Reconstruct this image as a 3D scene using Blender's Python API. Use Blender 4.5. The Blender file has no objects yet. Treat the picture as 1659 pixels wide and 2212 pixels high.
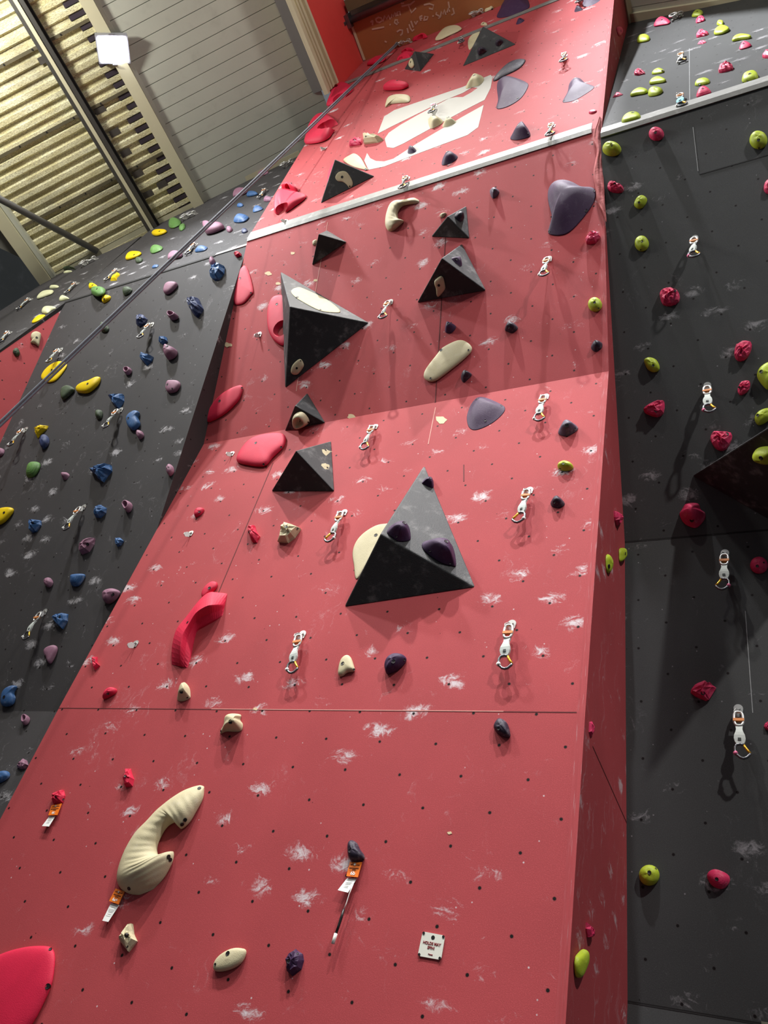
import bpy, bmesh, math, random
from mathutils import Vector, Matrix
from mathutils.bvhtree import BVHTree

SC = bpy.context.scene
COL = SC.collection
V = Vector

# ------------------------------------------------------------------ camera
W, H, FPX = 1659.0, 2212.0, 1682.37
CAM = V((0.0, 0.0, 1.6))
CR = V((0.892, 0.376, 0.249)); CD = V((-0.105, 0.710, -0.697)); CF = V((-0.439, 0.596, 0.673))
CF.normalize(); CR = (CR - CF * CR.dot(CF)).normalized()
CD = CF.cross(CR)
cam_d = bpy.data.cameras.new('camera')
cam_d.sensor_fit = 'VERTICAL'; cam_d.sensor_height = 36.0
cam_d.lens = FPX / H * 36.0
cam_d.clip_start = 0.05; cam_d.clip_end = 200
cam = bpy.data.objects.new('camera', cam_d); COL.objects.link(cam)
mw = Matrix((CR, -CD, -CF)).transposed().to_4x4(); mw.translation = CAM
cam.matrix_world = mw
SC.camera = cam

# ------------------------------------------------------------------ view, world
SC.view_settings.view_transform = 'Standard'
SC.view_settings.look = 'None'
SC.view_settings.exposure = 0.0
SC.view_settings.gamma = 1.0
SC.view_settings.use_curve_mapping = False
try:
    SC.cycles.use_denoising = True
except Exception:
    pass
wd = bpy.data.worlds.new('world'); SC.world = wd; wd.use_nodes = True
wd.node_tree.nodes['Background'].inputs[0].default_value = (0.80, 0.86, 0.95, 1)
wd.node_tree.nodes['Background'].inputs[1].default_value = 0.17


def lamp(name, loc, target, power, size, col, spread=140):
    d = bpy.data.lights.new(name, 'AREA'); d.shape = 'DISK'; d.size = size; d.energy = power; d.color = col
    d.spread = math.radians(spread)
    o = bpy.data.objects.new(name, d); COL.objects.link(o); o.location = loc
    o.rotation_euler = (V(target) - V(loc)).to_track_quat('-Z', 'Y').to_euler()
    return o


# flood lamps of the hall: one seen in the roof at the upper left, the others above the frame
LAMPS = [
    ('floodlight_lamp', (-4.62, 0.12, 8.25), (-2.0, 2.2, 3.6), 62, 0.20, (0.95, 0.97, 1.0), 112),
    ('floodlight_lamp', (-2.95, -1.6, 11.9), (-1.9, 2.4, 3.9), 31, 0.15, (1.0, 0.97, 0.92), 36),
    ('floodlight_lamp', (-0.75, -1.3, 11.9), (-0.6, 2.4, 3.8), 25, 0.15, (0.97, 0.97, 1.0), 33),
    ('floodlight_lamp', (-1.90, -1.5, 11.5), (1.0, 1.8, 7.6), 80, 0.22, (0.96, 0.97, 1.0), 46),
    ('floodlight_lamp', (3.4, -2.4, 8.8), (-0.4, 2.9, 3.2), 36, 0.20, (1.0, 0.97, 0.95), 56),
    ('floodlight_lamp', (-5.6, -2.2, 7.7), (-5.0, 2.0, 4.5), 52, 0.25, (1.0, 0.97, 0.92), 150),
]
for l in LAMPS:
    lamp(*l)
# fill lights added without fixtures, to brighten the left roof and tower ceiling
for loc, e_, c_ in (((-5.2, -0.9, 7.1), 180, (1, .98, .9)), ((-1.2, -1.9, 8.6), 150, (1, .96, .9))):
    pl = bpy.data.lights.new('fill_light', 'POINT'); pl.energy = e_; pl.shadow_soft_size = .15; pl.color = c_
    po = bpy.data.objects.new('fill_light', pl); COL.objects.link(po); po.location = loc


# ------------------------------------------------------------------ pixel geometry
def ray(px, py):
    return (CR * ((px - W / 2) / FPX) + CD * ((py - H / 2) / FPX) + CF)


def proj(p):
    d = V(p) - CAM
    z = d.dot(CF)
    return (W / 2 + FPX * d.dot(CR) / z, H / 2 + FPX * d.dot(CD) / z)


def onplane(px, P, n):
    d = ray(*px)
    return CAM + d * ((V(P) - CAM).dot(n) / d.dot(n))


XL, XR = -3.2563, -0.6445
XC = -5.15      # corner where the left wall turns
M_PROF = [(2.647, 0.0), (2.400, 3.129), (2.287, 5.057), (1.637, 6.700), (1.409, 9.454), (1.420, 10.261)]
L_PROF = [(2.63, 0.0), (2.63, 3.254), (1.67, 6.652), (1.85, 10.2)]
R_PROF = [(3.345, 0.0), (3.314, 2.493), (2.855, 4.390), (1.638, 6.566), (1.93, 10.9)]


class Seg:
    def __init__(s, P, u, v, zlo=-99, zhi=99, a0=0.0, name=''):
        s.P = V(P); s.u = V(u).normalized(); s.v = V(v).normalized(); s.n = s.u.cross(s.v).normalized()
        s.zlo, s.zhi, s.a0, s.name = zlo, zhi, a0, name

    def uv(s, p):
        d = V(p) - s.P
        return d.dot(s.u), d.dot(s.v)

    def hit(s, px):
        return onplane(px, s.P, s.n)


def prof_segs(prof, name):
    out = []; a = 0.0
    for i in range(len(prof) - 1):
        (y0, z0), (y1, z1) = prof[i], prof[i + 1]
        out.append(Seg((0, y0, z0), (1, 0, 0), (0, y1 - y0, z1 - z0), z0 if i else -99,
                       z1 if i < len(prof) - 2 else 99, a, name))
        a += math.hypot(y1 - y0, z1 - z0)
    return out


WALLS = {'M': prof_segs(M_PROF, 'front'), 'L': prof_segs(L_PROF, 'left'), 'R': prof_segs(R_PROF, 'right'),
         'S': [Seg((XR, 0, 0), (0, 1, 0), (0, 0, 1), name='side')]}


def pick(wall, px):
    segs = WALLS[wall]
    if wall == 'F':      # far end of the left wall: the upper panel hangs down as a sloping lip
        s = segs[1] if px[1] < 648 + (146 - px[0]) * 0.733 else segs[0]
        return s, s.hit(px)
    for s in segs:
        p = s.hit(px)
        if s.zlo <= p.z <= s.zhi:
            return s, p
    s = segs[-1]
    return s, s.hit(px)


# far end of the left wall
pc = pick('L', (146, 648))[1]
pA_ = V((pc.x, L_PROF[2][0], L_PROF[2][1])); pB_ = WALLS['L'][2].hit((-160, 873)); pC_ = V((pc.x, 2.449, 3.9))
u_ = (pA_ - pB_).normalized(); v_ = (pA_ - pC_); v_ = (v_ - u_ * v_.dot(u_)).normalized()
WALLS['F'] = [Seg(pA_, u_, v_), WALLS['L'][2]]


FR = {'A': (0, 0, 2.9625), 'B': (500, 0, 2.9625), 'C': (940, 0, 3.6065), 'D': (1250, 0, 3.951), 'E': (0, 500, 2.9625),
      'F': (500, 500, 2.9625), 'G': (900, 500, 3.318), 'H': (1250, 500, 3.951), 'I': (0, 1000, 2.9625), 'J': (400, 1000, 2.9625),
      'K': (860, 1000, 2.9625), 'L': (1250, 1000, 3.951), 'N': (0, 1500, 2.9625), 'O': (400, 1500, 2.9625), 'P': (800, 1500, 2.9625),
      'Q': (1200, 1500, 3.107), 'T': (0, 560, 5.821), 'U': (600, 0, 5.53), 'V': (800, 0, 5.53), 'W': (560, 100, 5.82), 'X': (0, 0, 1.0),
      'Y': (1270, 230, 8.19), 'Z': (1340, 0, 5.2)}


def pts(fr, s):
    x0, y0, k = FR[fr]
    v = [float(t) for t in s.replace(',', ' ').split()]
    return [(x0 + v[i] / k, y0 + v[i + 1] / k) for i in range(0, len(v), 2)]


# ------------------------------------------------------------------ materials
def lin(r, g, b):
    f = lambda c: (c / 255 / 12.92) if c / 255 <= 0.04045 else ((c / 255 + 0.055) / 1.055) ** 2.4
    return (f(r), f(g), f(b), 1)


class NT:
    def __init__(s, name):
        s.m = bpy.data.materials.new(name); s.m.use_nodes = True
        s.t = s.m.node_tree; s.b = s.t.nodes['Principled BSDF']

    def n(s, typ, **kw):
        o = s.t.nodes.new(typ)
        for k, v in kw.items():
            if k.startswith('i_'):
                key = k[2:]
                key = int(key) if key.isdigit() else key
                s.set(o.inputs[key], v)
            else:
                setattr(o, k, v)
        return o

    def set(s, sock, v):
        if isinstance(v, bpy.types.NodeSocket): s.t.links.new(v, sock)
        elif isinstance(v, bpy.types.Node): s.t.links.new(v.outputs[0], sock)
        else: sock.default_value = v

    def math(s, op, a, b=0.0, c=0.0, clamp=False):
        o = s.t.nodes.new('ShaderNodeMath'); o.operation = op; o.use_clamp = clamp
        s.set(o.inputs[0], a); s.set(o.inputs[1], b); s.set(o.inputs[2], c)
        return o.outputs[0]

    def vmath(s, op, a, b=(0, 0, 0), scale=None):
        o = s.t.nodes.new('ShaderNodeVectorMath'); o.operation = op
        s.set(o.inputs[0], a); s.set(o.inputs[1], b)
        if scale is not None: o.inputs['Scale'].default_value = scale
        return o.outputs['Value'] if op in ('LENGTH', 'DISTANCE', 'DOT_PRODUCT') else o.outputs[0]

    def mix(s, f, a, b):
        o = s.t.nodes.new('ShaderNodeMix'); o.data_type = 'RGBA'
        s.set(o.inputs[0], f); s.set(o.inputs[6], a); s.set(o.inputs[7], b)
        return o.outputs[2]

    def noise(s, vec, scale, detail=4, rough=0.55, dist=0.0):
        o = s.n('ShaderNodeTexNoise', i_Scale=scale, i_Detail=detail, i_Roughness=rough, i_Distortion=dist)
        s.set(o.inputs['Vector'], vec)
        return o.outputs[0]

    def ramp(s, v, lo, hi):
        o = s.n('ShaderNodeMapRange', interpolation_type='SMOOTHSTEP')
        s.set(o.inputs[0], v); o.inputs[1].default_value = lo; o.inputs[2].default_value = hi
        return o.outputs[0]


def scale_vec(t, vec, sc, rot=0.0):
    o = t.n('ShaderNodeMapping'); t.set(o.inputs[0], vec); o.inputs['Scale'].default_value = sc
    o.inputs['Rotation'].default_value = (0, 0, rot)
    return o.outputs[0]


def wall_paint(name, base, chalk=0.9, streak=0.0, amount=0.0, holes=True, var=0.25, chalk_col=(225, 222, 226), smudge_scale=1.0):
    """painted sanded plywood: T-nut holes on a staggered grid, climbing-chalk smudges near them, specks and scuffs"""
    t = NT(name); uv = t.n('ShaderNodeTexCoord').outputs['UV']
    c = lin(*base)
    dk = (c[0] * (1 - var), c[1] * (1 - var), c[2] * (1 - var), 1); lt = tuple(min(1, x * (1 + var)) for x in c[:3]) + (1,)
    col = t.mix(t.noise(uv, 1.7, 5), dk, lt)
    col = t.mix(t.math('MULTIPLY', t.ramp(t.noise(uv, 260, 2), 0.45, 0.75), 0.28), col, tuple(min(1, x * 1.7 + .01) for x in c[:3]) + (1,))
    wob = t.vmath('SCALE', t.vmath('SUBTRACT', t.n('ShaderNodeTexNoise', i_Vector=uv, i_Scale=1.3).outputs['Color'], (0.5, 0.5, 0.5)), scale=0.05)
    p = t.vmath('ADD', uv, wob)
    g = t.vmath('DIVIDE', p, (0.2405, 0.2465, 1))
    pa = t.vmath('ADD', g, (0.0 + 0.42, 0.28, 0)); pb = t.vmath('ADD', g, (0.5 + 0.42, 0.78, 0))
    dist = []; cells = []
    for q in (pa, pb):
        f = t.vmath('SUBTRACT', t.vmath('FRACTION', q), (0.5, 0.5, 0))
        f = t.vmath('MULTIPLY', f, (0.2405, 0.2465, 0)); dist.append(f); cells.append(t.vmath('FLOOR', q))
    chal = None
    for f, cell in zip(dist, cells):
        # smudge sits a few centimetres above its hole, a different amount on every one
        wn = t.n('ShaderNodeTexWhiteNoise', noise_dimensions='2D'); t.set(wn.inputs['Vector'], cell)
        sepc = t.n('ShaderNodeSeparateColor'); t.set(sepc.inputs[0], wn.outputs['Color'])
        off = t.n('ShaderNodeCombineXYZ'); t.set(off.inputs[0], t.math('MULTIPLY_ADD', sepc.outputs[0], 0.08, -0.04))
        t.set(off.inputs[1], t.math('MULTIPLY_ADD', sepc.outputs[1], 0.05, 0.005))
        d = t.vmath('LENGTH', t.vmath('MULTIPLY', t.vmath('SUBTRACT', f, off.outputs[0]), (0.8, 1.35, 1)))
        blob = t.math('SUBTRACT', 1.0, t.ramp(d, 0.0, 0.085 * smudge_scale))
        w = t.ramp(sepc.outputs[2], 0.38, 1.1)
        b = t.math('MULTIPLY', blob, w)
        chal = b if chal is None else t.math('MAXIMUM', chal, b)
    wv = t.vmath('ADD', uv, t.vmath('SCALE', t.n('ShaderNodeTexNoise', i_Vector=uv, i_Scale=9.0, i_Detail=3).outputs['Color'], scale=0.2))
    tex = t.noise(scale_vec(t, wv, (1.0, 2.0, 1), 0.5), 16, 7, 0.68, 0.6)
    grain = t.noise(uv, 140, 3, 0.7)
    m1 = t.ramp(t.math('ADD', t.math('MULTIPLY', chal, 0.40), t.math('ADD', tex, t.math('MULTIPLY_ADD', grain, 0.25, -0.125))), 0.66, 0.95)
    # loose scuffs
    tex2 = t.noise(scale_vec(t, wv, (3.0, 1.2, 1), -0.6), 7, 7, 0.7, 1.0)
    patch = t.noise(uv, 2.3, 2)
    m2 = t.ramp(t.math('ADD', t.math('MULTIPLY', tex2, 0.8), t.math('MULTIPLY', patch, 0.42)), 0.70 - amount, 0.92 - amount)
    m2 = t.math('MULTIPLY', m2, t.ramp(grain, 0.3, 0.7))
    vor = t.n('ShaderNodeTexVoronoi', i_Scale=21.0, i_Randomness=1.0); t.set(vor.inputs['Vector'], uv)
    sep = t.n('ShaderNodeSeparateColor'); t.set(sep.inputs[0], vor.outputs['Color'])
    spk = t.math('MULTIPLY', t.math('SUBTRACT', 1.0, t.ramp(vor.outputs['Distance'], 0.035, 0.085)), t.ramp(sep.outputs[0], 0.62, 0.72))
    m = t.math('MAXIMUM', m1, t.math('MULTIPLY', m2, 0.55)); m = t.math('MAXIMUM', m, t.math('MULTIPLY', spk, 0.75))
    if streak:
        st = t.noise(scale_vec(t, wv, (14, 1.2, 1)), 2.2, 6, 0.65, 0.3)
        m = t.math('MAXIMUM', m, t.math('MULTIPLY', t.ramp(st, 0.56, 0.85), streak))
    m = t.math('MULTIPLY', m, chalk, clamp=True)
    col = t.mix(m, col, lin(*chalk_col))
    if holes:
        dm = t.math('MINIMUM', t.vmath('LENGTH', dist[0]), t.vmath('LENGTH', dist[1]))
        hole = t.math('LESS_THAN', dm, 0.0052)
        rim = t.math('MULTIPLY', t.math('LESS_THAN', dm, 0.0072), 0.35)
        v2 = t.n('ShaderNodeTexVoronoi', i_Scale=9.0, i_Randomness=1.0); t.set(v2.inputs['Vector'], uv)
        screw = t.math('LESS_THAN', v2.outputs['Distance'], 0.022)
        col = t.mix(rim, col, lin(40, 20, 20)); col = t.mix(t.math('MAXIMUM', hole, t.math('MULTIPLY', screw, 0.8)), col, lin(14, 8, 8))
    t.set(t.b.inputs['Base Color'], col)
    t.b.inputs['Roughness'].default_value = 0.72
    t.b.inputs['Specular IOR Level'].default_value = 0.22
    bp = t.n('ShaderNodeBump', i_Strength=0.25, i_Distance=0.003); t.set(bp.inputs['Height'], t.noise(uv, 330, 3, 0.7))
    t.set(t.b.inputs['Normal'], bp)
    return t.m


def simple(name, rgb, rough=0.5, metal=0.0, var=0.0, scale=6.0, bump=0.0, bscale=60, spec=0.5, dots=0, dust=0.0, dustcol=(225, 222, 220)):
    t = NT(name); oc = t.n('ShaderNodeTexCoord').outputs['Object']
    c = lin(*rgb)
    col = t.mix(t.noise(oc, scale, 5), tuple(x * (1 - var) for x in c[:3]) + (1,), tuple(min(1, x * (1 + var)) for x in c[:3]) + (1,))
    if dust:
        col = t.mix(t.math('MULTIPLY', t.ramp(t.noise(oc, scale * 2.2, 6, 0.65), 0.5, 0.8), dust), col, lin(*dustcol))
    if dots:
        vo = t.n('ShaderNodeTexVoronoi', i_Scale=dots, i_Randomness=0.7); t.set(vo.inputs['Vector'], oc)
        col = t.mix(t.math('LESS_THAN', vo.outputs['Distance'], 0.0065 * dots), col, lin(12, 10, 10))
    t.set(t.b.inputs['Base Color'], col)
    t.b.inputs['Roughness'].default_value = rough; t.b.inputs['Metallic'].default_value = metal
    t.b.inputs['Specular IOR Level'].default_value = spec
    if bump:
        bp = t.n('ShaderNodeBump', i_Strength=bump, i_Distance=0.004); t.set(bp.inputs['Height'], t.noise(oc, bscale, 4, 0.6))
        t.set(t.b.inputs['Normal'], bp)
    return t.m


def emit(name, rgb, power):
    t = NT(name); t.b.inputs['Base Color'].default_value = (1, 1, 1, 1)
    t.b.inputs['Emission Color'].default_value = lin(*rgb); t.b.inputs['Emission Strength'].default_value = power
    return t.m


RED = (172, 70, 74); BLACK = (66, 64, 65)
MAT = {
    'red': wall_paint('red sanded wall paint', RED, 0.85),
    'redside': wall_paint('red sanded wall paint, scuffed', RED, 0.55, streak=0.75, holes=False),
    'black': wall_paint('black sanded wall paint', BLACK, 0.62, amount=0.02),
    'blackr': wall_paint('black sanded wall paint, duller', (64, 65, 65), 0.32, amount=-0.01),
    'redplain': simple('red bulkhead paint', (222, 66, 62), 0.6, var=0.12, scale=3, bump=.1),
    'vol': simple('black volume plywood paint', (40, 41, 43), 0.62, var=0.35, scale=5, bump=0.35, bscale=240, dust=0.22, dots=8.0),
    'alu': simple('aluminium trim', (128, 128, 124), 0.6, 0.3, var=0.2, scale=9, dust=.25),
    'whitetrim': simple('white painted trim', (215, 213, 205), 0.55, var=.08),
    'dark': simple('dark gap', (16, 14, 14), 0.8),
    'joint': simple('dark red joint line', (96, 26, 28), 0.8),
    'jointl': simple('worn pale joint line', (214, 150, 140), 0.8, var=.2, scale=30),
    'white': simple('white logo paint', (186, 184, 176), 0.7, var=.06, scale=6, bump=.2, bscale=200),
    'cladding': simple('cream roof lining boards', (188, 190, 176), 0.5, var=0.10, scale=2.5, dust=.18, dustcol=(96, 92, 84)),
    'creamsteel': simple('cream painted steel', (206, 200, 168), 0.5, var=0.08, scale=5),
    'greysteel': simple('grey painted steel', (120, 120, 118), 0.45, 0.3, var=.1),
    'purlin': simple('dark grey steel purlin', (84, 82, 78), 0.4, 0.35, var=.1),
    'board': simple('brown varnished plywood', (172, 112, 68), 0.5, var=.18, scale=2.2),
    'chalkline': simple('chalk writing', (205, 170, 150), 0.9, var=.1, scale=20),
    'matfloor': simple('dark grey crash matting', (70, 72, 78), 0.8, var=.1),
    'foam': simple('dark closure foam', (58, 48, 58), 0.9, var=.3),
    'steel': simple('polished steel', (212, 212, 208), 0.38, 0.7),
    'darksteel': simple('worn steel', (120, 120, 124), 0.35, 0.9),
    'sling': simple('pale grey webbing', (205, 212, 206), 0.7, var=.1, scale=40),
    'slingblue': simple('light blue webbing', (130, 205, 225), 0.7, var=.06, scale=40),
    'slingdark': simple('dark purple webbing', (66, 36, 52), 0.7, var=.1, scale=40),
    'ink': simple('dark woven label', (52, 58, 56), 0.8),
    'orangetape': simple('faded orange tape', (214, 132, 66), 0.6, var=.1, scale=60),
    'goldgate': simple('gold anodised gate', (238, 180, 56), 0.3, 0.6),
    'pinktape': simple('pink marker tape', (236, 120, 160), 0.6),
    'whitetape': simple('white marker tape', (235, 235, 228), 0.6),
    'bolt': simple('dark bolt socket', (26, 22, 24), 0.5, 0.3),
    'rope': simple('grey blue rope sheath', (112, 120, 132), 0.75, var=.25, scale=60, bump=.3, bscale=120),
    'tagorange': simple('orange plastic tag', (242, 122, 28), 0.4, var=.05),
    'paper': simple('white paper slip', (240, 240, 236), 0.8, var=.03, scale=30),
    'print': simple('grey print', (176, 178, 174), 0.9),
    'printdark': simple('brown print', (110, 48, 8), 0.9),
    'sign': simple('white plastic sign', (226, 226, 214), 0.45, var=.05, scale=12),
    'signred': simple('dark red sign lettering', (132, 34, 42), 0.7),
    'plaster': simple('torn red edge', (178, 92, 92), 0.85, var=.3, scale=18, bump=.8, bscale=30),
    'chip': simple('bare filler patch', (222, 200, 160), 0.8, var=.15, scale=30),
    'lens': emit('floodlight glass', (245, 246, 255), 60.0),
    'lamphousing': simple('grey lamp housing', (150, 150, 156), 0.5, .3),
}


def grp():
    """dirty cream corrugated rooflight sheet"""
    t = NT('dirty corrugated rooflight'); oc = t.n('ShaderNodeTexCoord').outputs['UV']
    st = t.noise(scale_vec(t, oc, (1.2, 9, 1)), 2.6, 6, 0.65)
    sp = t.noise(scale_vec(t, oc, (26, 70, 1)), 2.0, 4, 0.75)
    pat = t.noise(oc, 1.3, 4)
    col = t.mix(t.ramp(st, 0.35, 0.7), lin(214, 204, 154), lin(250, 247, 212))
    col = t.mix(t.math('MULTIPLY', t.ramp(sp, 0.45, 0.62), 0.75), col, lin(140, 124, 88))
    col = t.mix(t.math('MULTIPLY', t.ramp(sp, 0.60, 0.72), 0.8), col, lin(236, 232, 206))
    col = t.mix(t.math('MULTIPLY', t.ramp(pat, 0.5, 0.72), 0.45), col, lin(104, 96, 82))
    t.set(t.b.inputs['Base Color'], col); t.b.inputs['Roughness'].default_value = 0.45
    bp = t.n('ShaderNodeBump', i_Strength=0.5, i_Distance=0.01); t.set(bp.inputs['Height'], sp); t.set(t.b.inputs['Normal'], bp)
    return t.m


MAT['grp'] = grp()


def hold_mat(name, rgb, rough=0.5, dust=0.16, bump=0.25, dustcol=(228, 222, 224)):
    return simple(name, rgb, rough, var=0.12, scale=14, bump=bump, bscale=260, dust=dust, dustcol=dustcol, spec=0.3)


HC = {
    'coral': hold_mat('coral red resin', (214, 34, 70), 0.6, 0.0), 'cream': hold_mat('cream resin', (204, 194, 158), 0.6, 0.15),
    'purple': hold_mat('purple resin', (64, 40, 74), 0.6, 0.05), 'plum': hold_mat('dark plum resin', (50, 42, 58), 0.5, 0.22),
    'slate': hold_mat('greyed purple resin', (92, 86, 104), 0.5, 0.25),
    'lime': hold_mat('lime green resin', (178, 196, 52), 0.45, 0.12), 'pink': hold_mat('deep pink resin', (214, 52, 96), 0.5, 0.22),
    'blue': hold_mat('blue resin', (58, 100, 152), 0.55, 0.28), 'navy': hold_mat('navy resin', (44, 58, 100), 0.55, 0.2),
    'lilac': hold_mat('dusty lilac resin', (152, 108, 130), 0.6, 0.22), 'yellow': hold_mat('yellow resin', (242, 208, 14), 0.42, 0.06),
    'green': hold_mat('green resin', (96, 140, 72), 0.55, 0.2), 'moss': hold_mat('dark moss resin', (70, 84, 62), 0.6, 0.2),
    'pale': hold_mat('pale cream green resin', (218, 220, 178), 0.55, 0.12),
}


# ------------------------------------------------------------------ mesh helpers
def mesh_obj(name, verts, faces, mat, parent=None, smooth=False, uvs=None):
    me = bpy.data.meshes.new(name)
    me.from_pydata([tuple(v) for v in verts], [], faces)
    me.update()
    if mat: me.materials.append(mat)
    if smooth:
        me.polygons.foreach_set('use_smooth', [True] * len(me.polygons))
    if uvs:
        ul = me.uv_layers.new(name='UVMap')
        for lp in me.loops: ul.data[lp.index].uv = uvs[lp.vertex_index]
    o = bpy.data.objects.new(name, me); COL.objects.link(o)
    if parent: o.parent = parent
    return o


def fix_normals(o):
    bm = bmesh.new(); bm.from_mesh(o.data); bmesh.ops.recalc_face_normals(bm, faces=bm.faces); bm.to_mesh(o.data); bm.free()
    return o


class MB:
    def __init__(s): s.v = []; s.f = []

    def add(s, vs, fs):
        k = len(s.v); s.v += [V(x) for x in vs]; s.f += [tuple(i + k for i in f) for f in fs]

    def box(s, c, ax, ay, az):
        """centre and three half-axis vectors"""
        c, ax, ay, az = V(c), V(ax), V(ay), V(az)
        vs = [c + ax * i + ay * j + az * k for i in (-1, 1) for j in (-1, 1) for k in (-1, 1)]
        s.add(vs, [(0, 1, 3, 2), (4, 6, 7, 5), (0, 4, 5, 1), (2, 3, 7, 6), (0, 2, 6, 4), (1, 5, 7, 3)])

    def tube(s, path, r, k=8, closed=False):
        path = [V(p) for p in path]; n = len(path); rings = []
        prev = None
        for i, p in enumerate(path):
            a = path[(i - 1) % n] if (closed or i) else p
            b = path[(i + 1) % n] if (closed or i < n - 1) else p
            d = (b - a).normalized()
            if prev is None:
                ref = V((0, 0, 1)) if abs(d.z) < 0.9 else V((1, 0, 0))
                x = d.cross(ref).normalized()
            else:
                x = (prev - d * prev.dot(d)).normalized()
            prev = x; y = d.cross(x)
            rr = r[i] if isinstance(r, (list, tuple)) else r
            rings.append([p + x * (rr * math.cos(2 * math.pi * j / k)) + y * (rr * math.sin(2 * math.pi * j / k)) for j in range(k)])
        vs = [q for rg in rings for q in rg]; fs = []
        m = n if closed else n - 1
        for i in range(m):
            i2 = (i + 1) % n
            for j in range(k):
                j2 = (j + 1) % k
                fs.append((i * k + j, i * k + j2, i2 * k + j2, i2 * k + j))
        if not closed:
            fs.append(tuple(range(k - 1, -1, -1))); fs.append(tuple((n - 1) * k + j for j in range(k)))
        s.add(vs, fs)

    def prism(s, poly, off):
        """planar polygon extruded by a vector"""
        n = len(poly); off = V(off)
        vs = [V(p) for p in poly] + [V(p) + off for p in poly]
        fs = [tuple(range(n - 1, -1, -1)), tuple(range(n, 2 * n))] + [(i, (i + 1) % n, n + (i + 1) % n, n + i) for i in range(n)]
        s.add(vs, fs)

    def disc(s, c, n, r, h, k=12):
        c, n = V(c), V(n).normalized()
        x = n.orthogonal().normalized(); y = n.cross(x)
        s.prism([c + x * (r * math.cos(2 * math.pi * j / k)) + y * (r * math.sin(2 * math.pi * j / k)) for j in range(k)], n * h)

    def build(s, name, mat, parent=None, smooth=False, origin=None, inv=None):
        vs = s.v
        if inv is not None: vs = [inv @ v for v in vs]
        elif origin is not None: vs = [v - V(origin) for v in vs]
        o = mesh_obj(name, vs, s.f, mat, parent, smooth)
        return fix_normals(o)


def tag(o, label=None, cat=None, group=None, kind=None):
    if label: o['label'] = label
    if cat: o['category'] = cat
    if group: o['group'] = group
    if kind: o['kind'] = kind
    return o


def empty(name, loc):
    o = bpy.data.objects.new(name, None); COL.objects.link(o); o.location = loc
    o.empty_display_size = 0.05
    return o


# ------------------------------------------------------------------ the walls
def interp0(prof, z):
    for (y0, z0), (y1, z1) in zip(prof, prof[1:]):
        if z <= z1: return y0 + (y1 - y0) * (z - z0) / (z1 - z0)
    return prof[-1][0]


def profile_wall(name, prof, x0, x1, thick, mat, label):
    n = len(prof); vs = []; uvs = []; a = 0
    for i, (y, z) in enumerate(prof):
        if i: a += math.hypot(y - prof[i - 1][0], z - prof[i - 1][1])
        for x in (x0, x1):
            vs.append((x, y, z)); uvs.append((x, a))
        for x in (x0, x1):
            vs.append((x, y + thick, z)); uvs.append((x, a))
    fs = []
    for i in range(n - 1):
        b, c = 4 * i, 4 * (i + 1)
        fs += [(b, b + 1, c + 1, c), (b + 3, b + 2, c + 2, c + 3), (b + 2, b, c, c + 2), (b + 1, b + 3, c + 3, c + 1)]
    fs += [(0, 2, 3, 1), (4 * n - 4, 4 * n - 3, 4 * n - 1, 4 * n - 2)]
    o = mesh_obj(name, vs, fs, mat, uvs=uvs)
    # end caps: depth as u so the pattern is not smeared
    ul = o.data.uv_layers[0]
    for p in o.data.polygons:
        if abs(p.normal.x) > 0.9:
            for li in p.loop_indices:
                co = o.data.vertices[o.data.loops[li].vertex_index].co
                ul.data[li].uv = (co.y, co.z)
    tag(o, label, None, None, 'structure')
    return o


EDGE = 0.03
wall_front = profile_wall('wall_front', M_PROF, XL, XR - EDGE, 0.09, MAT['red'], 'tall red climbing wall with a leaning middle section')
wall_left = profile_wall('wall_left', L_PROF, pc.x, XL, 0.6, MAT['black'], 'black climbing wall left of the red wall')
wall_right = profile_wall('wall_right', R_PROF, XR, 3.2, 0.12, MAT['blackr'], 'black climbing wall right of the red wall')


def interp(prof, z):
    for (y0, z0), (y1, z1) in zip(prof, prof[1:]):
        if z <= z1: return y0 + (y1 - y0) * (z - z0) / (z1 - z0)
    return prof[-1][0]


zs = sorted(set([z for _, z in M_PROF] + [z for _, z in R_PROF if z < 10.3]))
vs = []; fs = []; uvs = []
for z in zs:
    ya, yb = interp(M_PROF, z), interp(R_PROF, z) + 0.02
    yb = max(yb, ya + 0.03)
    for x in (XR, XR - EDGE):
        for y in (ya, yb):
            vs.append((x, y, z)); uvs.append((y if x == XR else x, z))
for i in range(len(zs) - 1):
    b, c = 4 * i, 4 * i + 4
    fs += [(b, b + 1, c + 1, c), (b + 3, b + 2, c + 2, c + 3), (b + 2, b, c, c + 2), (b + 1, b + 3, c + 3, c + 1)]
e = 4 * (len(zs) - 1)
fs += [(0, 2, 3, 1), (e, e + 1, e + 3, e + 2)]
wall_side = fix_normals(mesh_obj('wall_side', vs, fs, MAT['redside'], uvs=uvs))
tag(wall_side, 'narrow dark red side of the red wall', None, None, 'structure')

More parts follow.
